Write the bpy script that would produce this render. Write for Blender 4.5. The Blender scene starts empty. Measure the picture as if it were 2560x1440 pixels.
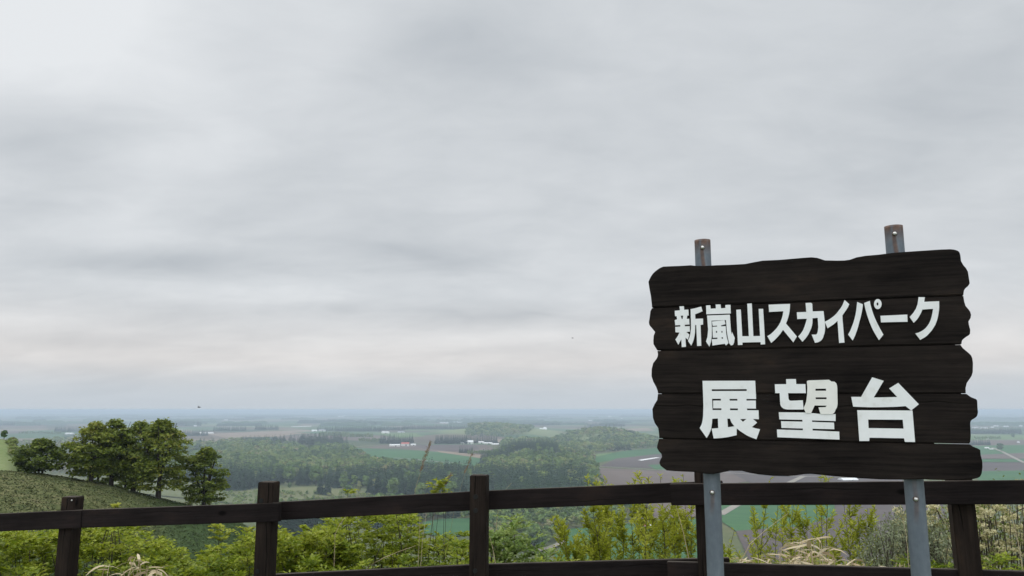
import bpy, bmesh, math, random
import numpy as np
from mathutils import Vector, Matrix
from mathutils.geometry import tessellate_polygon

random.seed(7)
rng = np.random.default_rng(11)
scene = bpy.context.scene
COL = scene.collection
R = math.radians

# ------------------------------------------------------------------ camera
F_PX = 1920.0
PITCH = R(9.0)
EYE = Vector((0, 0, 1.55))
cam_d = bpy.data.cameras.new("camera")
cam_d.sensor_width = 36.0
cam_d.lens = 36.0 * F_PX / 2560.0
cam_d.clip_start = 0.05
cam_d.clip_end = 150000.0
cam = bpy.data.objects.new("camera", cam_d)
COL.objects.link(cam)
cam.location = EYE
cam.rotation_euler = (R(90) + PITCH, 0, 0)
scene.camera = cam

scene.view_settings.view_transform = 'Standard'
scene.view_settings.look = 'None'
scene.view_settings.gamma = 1.0
scene.view_settings.exposure = 0.0
scene.cycles.use_denoising = True
scene.cycles.max_bounces = 6
scene.cycles.diffuse_bounces = 3
scene.cycles.transmission_bounces = 3
scene.cycles.volume_bounces = 0

# ------------------------------------------------------------------ node helpers
class X:
    """small arithmetic wrapper round shader math nodes"""
    def __init__(s, nt, sock): s.nt = nt; s.o = sock
    def _m(s, op, *a):
        n = s.nt.nodes.new('ShaderNodeMath'); n.operation = op
        for i, v in enumerate((s,) + a):
            if isinstance(v, X): s.nt.links.new(v.o, n.inputs[i])
            else: n.inputs[i].default_value = v
        return X(s.nt, n.outputs[0])
    def __add__(s, b): return s._m('ADD', b)
    def __radd__(s, b): return s._m('ADD', b)
    def __sub__(s, b): return s._m('SUBTRACT', b)
    def __mul__(s, b): return s._m('MULTIPLY', b)
    def __rmul__(s, b): return s._m('MULTIPLY', b)
    def __truediv__(s, b): return s._m('DIVIDE', b)
    def pw(s, b): return s._m('POWER', b)
    def exp(s): return s._m('EXPONENT')
    def mx(s, b): return s._m('MAXIMUM', b)
    def mn(s, b): return s._m('MINIMUM', b)
    def ab(s): return s._m('ABSOLUTE')
    def sstep(s, a, b):
        n = s.nt.nodes.new('ShaderNodeMapRange'); n.interpolation_type = 'SMOOTHSTEP'
        s.nt.links.new(s.o, n.inputs[0]); n.inputs[1].default_value = a; n.inputs[2].default_value = b
        return X(s.nt, n.outputs[0])

def sep(nt, sock):
    n = nt.nodes.new('ShaderNodeSeparateXYZ'); nt.links.new(sock, n.inputs[0])
    return [X(nt, o) for o in n.outputs]
def comb(nt, x, y, z):
    n = nt.nodes.new('ShaderNodeCombineXYZ')
    for i, v in enumerate((x, y, z)):
        if isinstance(v, X): nt.links.new(v.o, n.inputs[i])
        else: n.inputs[i].default_value = v
    return n.outputs[0]
def noise(nt, vec, scale, detail=4, rough=0.55, dist=0.0):
    n = nt.nodes.new('ShaderNodeTexNoise'); n.inputs['Scale'].default_value = scale
    n.inputs['Detail'].default_value = detail; n.inputs['Roughness'].default_value = rough
    n.inputs['Distortion'].default_value = dist
    if vec is not None: nt.links.new(vec, n.inputs['Vector'])
    return X(nt, n.outputs[0])
def mixc(nt, f, a, b):
    n = nt.nodes.new('ShaderNodeMix'); n.data_type = 'RGBA'
    for i, v in ((0, f), (6, a), (7, b)):
        if isinstance(v, X): nt.links.new(v.o, n.inputs[i])
        elif hasattr(v, 'is_output'): nt.links.new(v, n.inputs[i])
        elif i == 0: n.inputs[0].default_value = v
        else: n.inputs[i].default_value = tuple(v) + (1,) if len(v) == 3 else v
    return n.outputs[2]
def ramp(nt, f, stops, interp='LINEAR'):
    n = nt.nodes.new('ShaderNodeValToRGB'); nt.links.new(f.o, n.inputs[0])
    cr = n.color_ramp; cr.interpolation = interp
    while len(cr.elements) < len(stops): cr.elements.new(0.5)
    for e, (p, c) in zip(cr.elements, stops): e.position = p; e.color = tuple(c) + (1,)
    return n.outputs[0]

# ------------------------------------------------------------------ world: overcast sky
SUN_EL, SUN_AZ = R(58), R(-50)          # azimuth from +Y towards +X
world = bpy.data.worlds.new("World"); scene.world = world
world.use_nodes = True
wt = world.node_tree; wt.nodes.clear()
sky = wt.nodes.new('ShaderNodeTexSky'); sky.sky_type = 'NISHITA'; sky.sun_disc = False
sky.sun_elevation = SUN_EL; sky.sun_rotation = SUN_AZ
sky.air_density = 1.0; sky.dust_density = 3.0
tc = wt.nodes.new('ShaderNodeTexCoord')
dx, dy, dz = sep(wt, tc.outputs['Generated'])
dzc = dz.mx(0.0)
el = dzc._m('ARCSINE') * 57.2958
az = dx._m('ARCTAN2', dy) * 57.2958
k = dzc + 0.24
pu, pv = dx / k, dy / k
cv = comb(wt, pu + pv * 0.25, pv * 1.0, 0.3)
n1 = noise(wt, cv, 1.5, 4, 0.5, 0.6)                   # broad soft cloud masses
n2 = noise(wt, comb(wt, pu * 0.75 - pv * 0.2, pv * 1.35, 4.1), 3.4, 6, 0.52, 0.5)   # finer streaks
def blob(a, e, sa, se, amp, tilt=0.0):
    da = az - a; de = el - e - da * tilt
    return ((da / sa).pw(2.0) * -1.0 - (de / se).pw(2.0)).exp() * amp
def sky_dir(px, py):
    a, b = (px - 1280.0) / F_PX, -(py - 720.0) / F_PX
    v = Vector((a, math.cos(PITCH) - b * math.sin(PITCH), math.sin(PITCH) + b * math.cos(PITCH))).normalized()
    return math.degrees(math.atan2(v.x, v.y)), math.degrees(math.asin(v.z))
CLOUDS = [(60, 30, 260, 220, .26, 0), (480, 240, 330, 140, .05, .1), (120, 350, 200, 130, -.19, .05), (1130, 100, 260, 110, -.13, .05),
          (2200, 300, 620, 280, -.07, 0), (370, 655, 250, 36, -.15, .06), (1060, 640, 280, 34, -.085, -.02), (620, 722, 330, 28, .06, .0),
          (1270, 846, 250, 20, .10, .03), (2510, 850, 120, 48, .09, 0), (1250, 785, 270, 24, -.10, .04), (180, 852, 180, 18, -.08, 0),
          (700, 945, 1000, 26, -.02, 0), (700, 430, 180, 40, -.05, .3), (950, 575, 200, 55, -.05, .1), (440, 375, 120, 50, .06, .1),
          (1020, 260, 150, 80, .03, .4), (1750, 560, 400, 50, -.03, .05), (800, 140, 120, 60, .04, .3), (1650, 720, 260, 22, .04, 0), (650, 890, 800, 55, .05, 0), (300, 560, 260, 60, .03, .1)]
BLOBS = [(*sky_dir(px, py), sx / 33.0, sy / 33.0, am, tl) for px, py, sx, sy, am, tl in CLOUDS]
n3 = noise(wt, comb(wt, pu * 0.8 + pv * 0.3, pv * 1.2 - pu * .1, 9.3), 7.5, 6, 0.6, 0.8)
lum = 0.67 + (n1 - 0.5) * 0.20 + (n2 - 0.5) * 0.17 + (n3 - 0.5) * 0.07
for b in BLOBS: lum = lum + blob(*b) * 0.85
lum = lum - blob(0, 0, 200, 3.2, 0.02)
hz = el.sstep(9.0, 1.5)                                   # warmer light low down
cool = ramp(wt, lum, [(0.40, (.352, .392, .435)), (0.52, (.466, .502, .540)), (0.62, (.592, .624, .655)), (0.80, (.800, .825, .848))])
warm = ramp(wt, lum, [(0.40, (.410, .425, .465)), (0.52, (.525, .530, .560)), (0.60, (.655, .635, .630)), (0.80, (.84, .81, .79))])
ccol = mixc(wt, hz * el.sstep(0.6, 4.0) * 0.9, cool, warm)
ccol = mixc(wt, el.sstep(3.4, 0.0) * 0.9, ccol, (.565, .622, .680))     # pale blue air just above the horizon
zen = 1.0 + el.sstep(30.0, 75.0) * 1.45                   # an overcast sky is brightest overhead
back = (dy * -1.0).sstep(-0.1, 0.8) * 1.25 + 1.0
vm = wt.nodes.new('ShaderNodeVectorMath'); vm.operation = 'SCALE'
wt.links.new(ccol, vm.inputs[0]); wt.links.new((zen * back * 10.0).o, vm.inputs[3])
wmix = mixc(wt, 0.97, sky.outputs[0], vm.outputs[0])
bg = wt.nodes.new('ShaderNodeBackground'); bg.inputs[1].default_value = 0.1
wt.links.new(wmix, bg.inputs[0])
wo = wt.nodes.new('ShaderNodeOutputWorld'); wt.links.new(bg.outputs[0], wo.inputs[0])

sun_d = bpy.data.lights.new("sun", 'SUN'); sun_d.energy = 1.0; sun_d.angle = R(14); sun_d.color = (1.0, .96, .90)
sun = bpy.data.objects.new("sun", sun_d); COL.objects.link(sun)
sdir = Vector((math.sin(SUN_AZ) * math.cos(SUN_EL), math.cos(SUN_AZ) * math.cos(SUN_EL), math.sin(SUN_EL)))
sun.rotation_euler = (-sdir).to_track_quat('-Z', 'Y').to_euler()
sun.location = (0, 0, 60)

# ------------------------------------------------------------------ picture <-> place
CP, SP = math.cos(PITCH), math.sin(PITCH)
def ray(px, py):
    a, b = (px - 1280.0) / F_PX, -(py - 720.0) / F_PX
    return Vector((a, CP - b * SP, SP + b * CP))           # unit depth along the view axis
def P(px, py, Z): return EYE + ray(px, py) * Z
PLAIN = -110.0
def G(px, py, z=PLAIN):
    d = ray(px, py); return EYE + d * ((z - EYE.z) / d.z)
def plane_hit(px, py, p0, n):
    d = ray(px, py); return EYE + d * ((p0 - EYE).dot(n) / d.dot(n))
def to_px(x, y, z):
    """numpy: world -> picture"""
    zz = z - EYE.z
    Z = y * CP + zz * SP; v = -y * SP + zz * CP
    return 1280 + F_PX * x / Z, 720 - F_PX * v / Z

# ------------------------------------------------------------------ object helpers
def tag(o, label=None, cat=None, group=None, kind=None):
    if label: o['label'] = label
    if cat: o['category'] = cat
    if group: o['group'] = group
    if kind: o['kind'] = kind
    return o
def empty(name, loc, label=None, cat=None, group=None):
    o = bpy.data.objects.new(name, None); o.empty_display_size = 0.2
    o.location = loc; COL.objects.link(o); return tag(o, label, cat, group)
def link(name, me, m, parent=None):
    o = bpy.data.objects.new(name, me); COL.objects.link(o)
    if m is not None and not me.materials: me.materials.append(m)
    if parent is not None: o.parent = parent
    return o
def np_mesh(name, V, Fc, tint=None, smooth=False):
    V = np.ascontiguousarray(V, dtype=np.float32); Fc = np.ascontiguousarray(Fc, dtype=np.int32)
    me = bpy.data.meshes.new(name); kk = Fc.shape[1]
    me.vertices.add(len(V)); me.vertices.foreach_set('co', V.ravel())
    me.loops.add(Fc.size); me.loops.foreach_set('vertex_index', Fc.ravel())
    me.polygons.add(len(Fc)); me.polygons.foreach_set('loop_start', np.arange(0, Fc.size, kk, dtype=np.int32))
    if smooth: me.polygons.foreach_set('use_smooth', np.ones(len(Fc), dtype=bool))
    me.update(calc_edges=True)
    if tint is not None:
        at = me.attributes.new('tint', 'FLOAT', 'POINT'); at.data.foreach_set('value', np.ascontiguousarray(tint, dtype=np.float32))
    return me
def bm_mesh(name, bm, smooth=False):
    me = bpy.data.meshes.new(name); bm.to_mesh(me); bm.free()
    if smooth:
        for p in me.polygons: p.use_smooth = True
    return me
def tube(pts, rad, n=6):
    """tapered tube along a polyline -> V, quads"""
    pts = np.array([tuple(p) for p in pts], float); m = len(pts)
    rad = np.broadcast_to(np.asarray(rad, float), (m,))
    t = np.gradient(pts, axis=0); t /= np.linalg.norm(t, axis=1)[:, None] + 1e-9
    up = np.array([0.31, 0.17, 0.93]); up = np.where(np.abs(t @ up)[:, None] > .95, np.array([1., 0, 0]), up)
    a = np.cross(t, up); a /= np.linalg.norm(a, axis=1)[:, None]; b = np.cross(t, a)
    th = np.linspace(0, 2 * np.pi, n, endpoint=False)
    V = pts[:, None] + rad[:, None, None] * (a[:, None] * np.cos(th)[None, :, None] + b[:, None] * np.sin(th)[None, :, None])
    i = np.arange(m - 1)[:, None] * n; j = np.arange(n)[None]; j2 = (j + 1) % n
    Q = np.stack([i + j, i + j2, i + n + j2, i + n + j], -1).reshape(-1, 4)
    return V.reshape(-1, 3), Q
class Acc:
    """collects quads"""
    def __init__(s): s.V = []; s.F = []; s.T = []; s.n = 0
    def add(s, V, Q, t=0.5):
        V = np.asarray(V, float); s.V.append(V); s.F.append(np.asarray(Q) + s.n); s.n += len(V)
        s.T.append(np.broadcast_to(np.asarray(t, float), (len(V),)))
    def tube(s, pts, rad, n=6, t=0.5): s.add(*tube(pts, rad, n), t)
    def arrays(s): return np.concatenate(s.V), np.concatenate(s.F), np.concatenate(s.T)
    def mesh(s, name, off=(0, 0, 0), smooth=False):
        V, Fc, T = s.arrays(); return np_mesh(name, V - np.array(off), Fc, T, smooth)
def nrm(a): return a / (np.linalg.norm(a, axis=-1, keepdims=True) + 1e-9)
def leaves(pos, d, up, L, W, tint, fold=0.12, droop=0.0):
    """pos,d,up (N,3); diamond leaves folded along the midrib -> V, Q, T"""
    N = len(pos); d = nrm(d); side = nrm(np.cross(d, up)); n = np.cross(side, d)
    L = np.broadcast_to(L, (N,))[:, None]; W = np.broadcast_to(W, (N,))[:, None]
    mid = pos + d * L * .45
    tip = pos + d * L - np.array([0, 0, 1.]) * L * droop
    V = np.stack([pos, mid + side * W * .5 + n * W * fold, tip, mid - side * W * .5 + n * W * fold], 1).reshape(-1, 3)
    Q = np.arange(N * 4).reshape(N, 4)
    return V, Q, np.repeat(np.broadcast_to(tint, (N,)), 4)
def rand_dirs(N): return nrm(rng.normal(size=(N, 3)))
def box_bm(sx, sy, sz, bevel=0.0):
    bm = bmesh.new(); bmesh.ops.create_cube(bm, size=1.0)
    bmesh.ops.scale(bm, vec=(sx, sy, sz), verts=bm.verts)
    if bevel: bmesh.ops.bevel(bm, geom=bm.edges[:], offset=bevel, segments=2, affect='EDGES')
    return bm

# ------------------------------------------------------------------ materials
def new_mat(name):
    m = bpy.data.materials.new(name); m.use_nodes = True; nt = m.node_tree; nt.nodes.clear()
    out = nt.nodes.new('ShaderNodeOutputMaterial'); b = nt.nodes.new('ShaderNodeBsdfPrincipled')
    nt.links.new(b.outputs[0], out.inputs[0]); b.inputs['Roughness'].default_value = .8
    b.inputs['Specular IOR Level'].default_value = .3
    return m, nt, b, out
def objco(nt):
    n = nt.nodes.new('ShaderNodeTexCoord'); return n.outputs['Object']
def scaled(nt, vec, s):
    n = nt.nodes.new('ShaderNodeVectorMath'); n.operation = 'MULTIPLY'; nt.links.new(vec, n.inputs[0]); n.inputs[1].default_value = s
    return n.outputs[0]
def bump(nt, b, h, strength=.3, dist=.01):
    n = nt.nodes.new('ShaderNodeBump'); n.inputs['Strength'].default_value = strength; n.inputs['Distance'].default_value = dist
    nt.links.new(h.o, n.inputs['Height']); nt.links.new(n.outputs[0], b.inputs['Normal'])
def simple(name, c1, c2, scale=3.0, rough=.8, stretch=(1, 1, 1), metal=0.0, bmp=0.0):
    m, nt, b, _ = new_mat(name)
    f = noise(nt, scaled(nt, objco(nt), stretch), scale, 5, .6)
    nt.links.new(ramp(nt, f, [(.3, c1), (.7, c2)]), b.inputs['Base Color'])
    b.inputs['Roughness'].default_value = rough; b.inputs['Metallic'].default_value = metal
    if bmp: bump(nt, b, f, bmp)
    return m
def leafy(name, stops, transl=.3, rough=.6):
    m, nt, b, out = new_mat(name)
    a = nt.nodes.new('ShaderNodeAttribute'); a.attribute_name = 'tint'
    c = ramp(nt, X(nt, a.outputs['Fac']), stops)
    nt.links.new(c, b.inputs['Base Color']); b.inputs['Roughness'].default_value = rough
    b.inputs['Specular IOR Level'].default_value = .25
    if transl:
        t = nt.nodes.new('ShaderNodeBsdfTranslucent'); nt.links.new(c, t.inputs[0])
        mx = nt.nodes.new('ShaderNodeMixShader'); mx.inputs[0].default_value = transl
        nt.links.new(b.outputs[0], mx.inputs[1]); nt.links.new(t.outputs[0], mx.inputs[2]); nt.links.new(mx.outputs[0], out.inputs[0])
    return m

# ------------------------------------------------------------------ haze: the air over the plain
HAZE_DENS = 1.5e-4
bm = bmesh.new(); bmesh.ops.create_cube(bm, size=1.0)
bmesh.ops.scale(bm, vec=(100000, 100000, 4.5 - (PLAIN - 1.0)), verts=bm.verts)
hz_o = link('haze', bm_mesh('haze', bm), None); hz_o.location = (0, 0, (4.5 + PLAIN - 1.0) / 2)
hm = bpy.data.materials.new('haze'); hm.use_nodes = True; ht = hm.node_tree; ht.nodes.clear()
ho = ht.nodes.new('ShaderNodeOutputMaterial'); pvn = ht.nodes.new('ShaderNodeVolumePrincipled')
pvn.inputs['Color'].default_value = (.70, .835, .965, 1); pvn.inputs['Density'].default_value = HAZE_DENS
ht.links.new(pvn.outputs[0], ho.inputs['Volume']); hz_o.data.materials.append(hm)
tag(hz_o, 'pale blue haze lying over the farmland plain', 'haze', kind='stuff')
# ------------------------------------------------------------------ terrain
def slope_table(pts):
    a = []
    for px, py in pts:
        d = ray(px, py); a.append((d.x / d.y, d.z / math.hypot(d.x, d.y)))
    a = np.array(a); return a[:, 0], a[:, 1]
SPUR_T, SPUR_S = slope_table([(-900, 1110), (-400, 1135), (0, 1177), (90, 1184), (180, 1196), (227, 1204), (300, 1221), (360, 1236),
    (420, 1250), (470, 1264), (520, 1282), (580, 1301), (620, 1320), (660, 1348), (760, 1410), (900, 1500)])
RIDGE_T, RIDGE_S = slope_table([(-900, 1040), (-400, 1062), (0, 1096), (24, 1100), (38, 1112), (48, 1140), (56, 1180), (80, 1260), (130, 1350)])
R_SPUR, R_RIDGE = 86.0, 210.0
def pl(px, py): g = G(px, py); return g.x, g.y
BUMPS = [(*pl(1340, 1150), 120, 520, 24), (*pl(1500, 1104), 190, 480, 30), (*pl(1250, 1083), 420, 700, 30), (*pl(720, 1112), 330, 420, 10)]
def soft(d, k): return d * (d / (d + k))
def terrain(x, y, fine=True):
    x = np.asarray(x, float); y = np.asarray(y, float)
    r = np.hypot(x, y) + 1e-6
    r0 = np.where(y > 0, 5.6, 5.6 + 40 * np.clip(-y / r, 0, 1))
    u = np.clip((r - r0) / 450, 0, 1)
    z = 0.03 * np.clip(x, -4, 4) * np.clip(1 - (r - 5) / 30, 0, 1) + (PLAIN) * (1 - (1 - u) ** 2.2)
    plain = np.full_like(z, PLAIN)
    for bx, by, rx, ry, h in BUMPS:
        q = ((x - bx) / rx) ** 2 + ((y - by) / ry) ** 2
        plain = plain + h * np.clip(1 - q, 0, 1) ** 2
    z = np.maximum(z, plain)
    t = np.where(y > 4, x / np.maximum(y, 4), -9)
    for T, S, RR, k1, k2 in ((SPUR_T, SPUR_S, R_SPUR, .25, .5), (RIDGE_T, RIDGE_S, R_RIDGE, .22, .45)):
        zc = EYE.z + RR * np.interp(t, T, S)
        d = r - RR
        s = zc - np.where(d < 0, k1 * soft(np.abs(d), 8), k2 * soft(np.abs(d), 8))
        s = np.where((y > 6) & (t > -1.6) & (t < T[-1]), s, -999)
        if fine:
            s = s + np.where(s > z, .10 * np.sin(x * 2.1 + 3 * np.sin(y * .9)) * np.sin(y * 1.3 + 2 * np.sin(x * .8)), 0)
        z = np.maximum(z, s)
    return z
rings = np.concatenate([np.linspace(0.5, 6, 12), np.geomspace(6.3, 40, 36), np.arange(41, 112, .55), np.geomspace(113, 700, 120), np.geomspace(712, 90000, 170)])
angs = np.concatenate([np.arange(-.72, .72, .0042), np.linspace(.74, 2 * np.pi - .74, 60)])
RR_, AA_ = np.meshgrid(rings, angs, indexing='ij')
tx, ty = RR_ * np.sin(AA_), RR_ * np.cos(AA_)
tz = terrain(tx, ty)
nr, na = RR_.shape
i = np.arange(nr - 1)[:, None] * na; j = np.arange(na)[None]; j2 = (j + 1) % na
Q = np.stack([i + j, i + na + j, i + na + j2, i + j2], -1).reshape(-1, 4)
Vt = np.stack([tx, ty, tz], -1).reshape(-1, 3)
Vt = np.concatenate([Vt, [[0, 0, 0]]])
m_ter, nt, b, _ = new_mat('terrain')
geo = nt.nodes.new('ShaderNodeNewGeometry'); px_, py_, pz_ = sep(nt, geo.outputs['Position'])
pos = geo.outputs['Position']
# meadow / hill grass
ga = noise(nt, scaled(nt, pos, (.9, .9, 1.6)), 1.0, 6, .65); gb = noise(nt, scaled(nt, pos, (.05, .05, .1)), 1.0, 4, .55)
grass = ramp(nt, ga * .75 + gb * .3, [(.34, (.056, .070, .027)), (.47, (.080, .094, .036)), (.58, (.112, .118, .050)), (.70, (.165, .155, .080))])
lush = ramp(nt, ga * .6 + gb * .4, [(.35, (.034, .058, .022)), (.65, (.054, .084, .030))])
fresh = ramp(nt, ga * .5 + gb * .5, [(.35, (.13, .175, .065)), (.65, (.20, .225, .11))])
rr = (px_ * px_ + py_ * py_)._m('SQRT')
tt = px_ / py_.mx(1.0)
hillc = mixc(nt, tt.sstep(-.50, -.40), grass, lush)                # the right flank of the spur is greener
hillc = mixc(nt, rr.sstep(76.0, 62.0) * .85, hillc, lush)
hillc = mixc(nt, rr.sstep(130.0, 160.0), hillc, fresh)
# farmland patchwork
rot = comb(nt, px_ * .86 + py_ * .5, py_ * .86 - px_ * .5, 0.0)
vo = nt.nodes.new('ShaderNodeTexVoronoi'); vo.distance = 'CHEBYCHEV'; vo.inputs['Scale'].default_value = 1 / 330.; vo.inputs['Randomness'].default_value = .75
nt.links.new(scaled(nt, rot, (1, .62, 1)), vo.inputs['Vector'])
vs = sep(nt, vo.outputs['Color'])
fields = ramp(nt, vs[0], [(0, (.045, .10, .035)), (.2, (.11, .085, .06)), (.36, (.07, .12, .05)), (.5, (.17, .14, .095)), (.62, (.035, .062, .03)), (.76, (.13, .16, .07)), (.9, (.085, .068, .05))], 'CONSTANT')
fn = noise(nt, scaled(nt, pos, (.004, .004, .004)), 1.0, 5, .6)
meadow = ramp(nt, fn * .6 + gb * .4, [(.35, (.055, .078, .032)), (.5, (.098, .112, .050)), (.65, (.14, .135, .068))])
plainc = mixc(nt, rr.sstep(2100.0, 3000.0), meadow, fields)
nt.links.new(mixc(nt, pz_.sstep(PLAIN + 14, PLAIN + 2), hillc, plainc), b.inputs['Base Color'])
b.inputs['Roughness'].default_value = .95; b.inputs['Specular IOR Level'].default_value = .1
bump(nt, b, ga, .25, .2)
ter_me = np_mesh('terrain', Vt, Q, None, True)
ter = tag(link('terrain', ter_me, m_ter), kind='structure')

# fields, tracks: thin sheets on the plain
def field_mat(name, c1, c2, ang, furrow):
    m, nt, b, _ = new_mat(name)
    geo = nt.nodes.new('ShaderNodeNewGeometry'); x, y, z = sep(nt, geo.outputs['Position'])
    ca, sa = math.cos(R(ang)), math.sin(R(ang))
    rows = noise(nt, comb(nt, (x * ca + y * sa) * furrow, (y * ca - x * sa) * .004, 0.0), 1.0, 4, .6)
    blot = noise(nt, geo.outputs['Position'], .006, 4, .6)
    nt.links.new(ramp(nt, rows * .5 + blot * .5, [(.36, c1), (.64, c2)]), b.inputs['Base Color'])
    b.inputs['Roughness'].default_value = .95; b.inputs['Specular IOR Level'].default_value = .1
    return m
FM = {'green': field_mat('crop', (.035, .098, .040), (.060, .140, .052), 70, .05),
      'lime': field_mat('young_crop', (.09, .15, .05), (.13, .19, .07), 20, .05),
      'meadow': field_mat('meadow', (.095, .115, .050), (.150, .155, .075), 15, .03),
      'brown': field_mat('ploughed_soil', (.100, .078, .068), (.150, .116, .098), 65, .06),
      'dark': field_mat('dark_soil', (.072, .058, .056), (.108, .087, .080), 55, .06),
      'tan': field_mat('dry_soil', (.19, .145, .105), (.26, .20, .15), 30, .05),
      'white': simple('mulch_film', (.62, .62, .62), (.75, .75, .75), .02),
      'track': simple('gravel_track', (.21, .19, .16), (.28, .255, .215), .05)}
sheet_i = 0
def sheet(name, mkey, pts, z=None):
    global sheet_i
    sheet_i += 1
    zz = PLAIN + .12 + sheet_i * .035
    vs = [Vector((*pl(px, py), 0)) for px, py in pts]
    c = sum(vs, Vector()) / len(vs)
    bm = bmesh.new(); f = bm.faces.new([bm.verts.new(v - c) for v in vs]); f.normal_update()
    if f.normal.z < 0: f.normal_flip()
    o = link(name, bm_mesh(name, bm), FM[mkey]); o.location = (c.x, c.y, zz)
    return tag(o, kind='structure')
def strip(name, mkey, pts, w):
    g = [Vector((*pl(px, py), 0)) for px, py in pts]
    L, Rr = [], []
    for n_, p in enumerate(g):
        t = (g[min(n_ + 1, len(g) - 1)] - g[max(n_ - 1, 0)]).normalized(); s = Vector((-t.y, t.x, 0)) * w / 2
        L.append(p + s); Rr.append(p - s)
    global sheet_i
    sheet_i += 1
    V = np.array([tuple(v) for v in L + Rr]); n_ = len(g); c = V.mean(0)
    Qs = [[a, a + 1, n_ + a + 1, n_ + a] for a in range(n_ - 1)]
    o = link(name, np_mesh(name, V - c, Qs), FM[mkey]); o.location = (c[0], c[1], PLAIN + .12 + sheet_i * .035)
    return tag(o, kind='structure')
for mk, pts in [
    ('brown', [(860, 1117), (950, 1113.5), (1085, 1111), (1215, 1112), (1250, 1130), (1230, 1150), (1110, 1136), (1000, 1126), (878, 1121)]),
    ('dark', [(1030, 1113), (1090, 1111.5), (1190, 1113), (1200, 1124), (1130, 1129), (1060, 1122)]),
    ('green', [(1045, 1110.5), (1240, 1108.5), (1250, 1111), (1085, 1112)]),
    ('green', [(876, 1120), (1000, 1123), (1110, 1131), (1225, 1150), (1250, 1175), (1000, 1170), (920, 1150), (890, 1132)]),
    ('tan', [(1090, 1127), (1215, 1138), (1260, 1142), (1260, 1146), (1205, 1146), (1100, 1131)]),
    ('tan', [(1180, 1100), (1320, 1096.5), (1320, 1100), (1240, 1106), (1180, 1104)]),
    ('tan', [(520, 1085), (640, 1079), (770, 1075), (790, 1080), (690, 1092), (560, 1094)]),
    ('green', [(730, 1081), (790, 1078.5), (840, 1080), (800, 1084)]),
    ('brown', [(690, 1092), (800, 1084), (960, 1089), (1000, 1100), (850, 1108), (720, 1102)]),
    ('lime', [(940, 1084), (1060, 1083), (1060, 1091), (1000, 1095)]),
    ('lime', [(1000, 1072), (1170, 1072), (1170, 1077), (1010, 1077)]),
    ('tan', [(1455, 1075), (1620, 1070), (1640, 1077), (1460, 1082)]),
    ('green', [(1488, 1140), (1560, 1128), (1640, 1121), (1740, 1118), (1740, 1132), (1560, 1145), (1490, 1158)]),
    ('lime', [(1488, 1137), (1530, 1131), (1530, 1134), (1492, 1142)]),
    ('dark', [(1540, 1147), (1640, 1136), (1760, 1130), (1790, 1172), (1640, 1172), (1500, 1166)]),
    ('brown', [(1490, 1170), (1640, 1177), (1800, 1174), (1900, 1200), (1700, 1228), (1510, 1220)]),
    ('green', [(1620, 1163), (1800, 1156), (1800, 1170), (1640, 1176)]),
    ('dark', [(1760, 1150), (2250, 1150), (2260, 1215), (1900, 1220)]),
    ('lime', [(2380, 1090), (2600, 1088), (2600, 1099), (2380, 1102)]),
    ('brown', [(2380, 1102), (2600, 1099), (2600, 1112), (2380, 1116)]),
    ('green', [(2380, 1116), (2600, 1112), (2600, 1130), (2440, 1142), (2380, 1140)]),
    ('brown', [(2380, 1141), (2600, 1131), (2600, 1147), (2380, 1148)]),
    ('green', [(2380, 1149), (2600, 1148), (2600, 1156), (2380, 1156)]),
    ('dark', [(2300, 1157), (2600, 1157), (2600, 1176), (2300, 1190)]),
    ('green', [(2430, 1180), (2620, 1176), (2620, 1230), (2470, 1230)]),
    ('brown', [(1500, 1228), (1800, 1230), (1850, 1290), (1600, 1300), (1480, 1262)]),
    ('green', [(1800, 1262), (1880, 1240), (2080, 1240), (2090, 1290), (2010, 1318), (1840, 1330), (1795, 1300)]),
    ('dark', [(1840, 1330), (2010, 1318), (2090, 1290), (2085, 1240), (2350, 1240), (2400, 1420), (1880, 1420)]),
    ('green', [(2380, 1262), (2460, 1258), (2480, 1290), (2390, 1295)]),
    ('green', [(1058, 1308), (1100, 1300), (1180, 1298), (1185, 1340), (1100, 1345), (1060, 1335)]),
    ('green', [(1386, 1331), (1480, 1318), (1740, 1300), (1790, 1360), (1760, 1440), (1440, 1440), (1385, 1392), (1415, 1357)]),
    ('meadow', [(230, 1196), (600, 1228), (860, 1214), (900, 1240), (600, 1262), (300, 1230)])]:
    sheet('field', mk, pts)
sheet('mulch_field', 'white', [(1594, 1151.5), (1640, 1144.5), (1650, 1145.5), (1604, 1153)])
sheet('mulch_field', 'white', [(728, 1067), (778, 1065.2), (778, 1066.4), (728, 1068)])
for w, pts in [(7, [(985, 1146), (1020, 1148.5), (1065, 1153), (1110, 1157), (1160, 1160)]),
               (6, [(1495, 1167.5), (1560, 1171), (1640, 1176), (1760, 1178)]),
               (7, [(1340, 1381), (1375, 1372), (1398, 1364), (1405, 1356), (1394, 1344), (1384, 1336), (1384, 1331), (1400, 1328)]),
               (8, [(2600, 1166), (2560, 1158), (2530, 1143), (2505, 1130), (2480, 1120)]),
               (10, [(1800, 1290), (1830, 1272), (1856, 1258), (1940, 1225), (2010, 1192)]),
               (8, [(870, 1119.5), (950, 1113.5), (1085, 1110.5)]),
               (8, [(1800, 1183), (1960, 1192), (2200, 1198)])]:
    strip('track', 'track', w=w, pts=pts)

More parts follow.
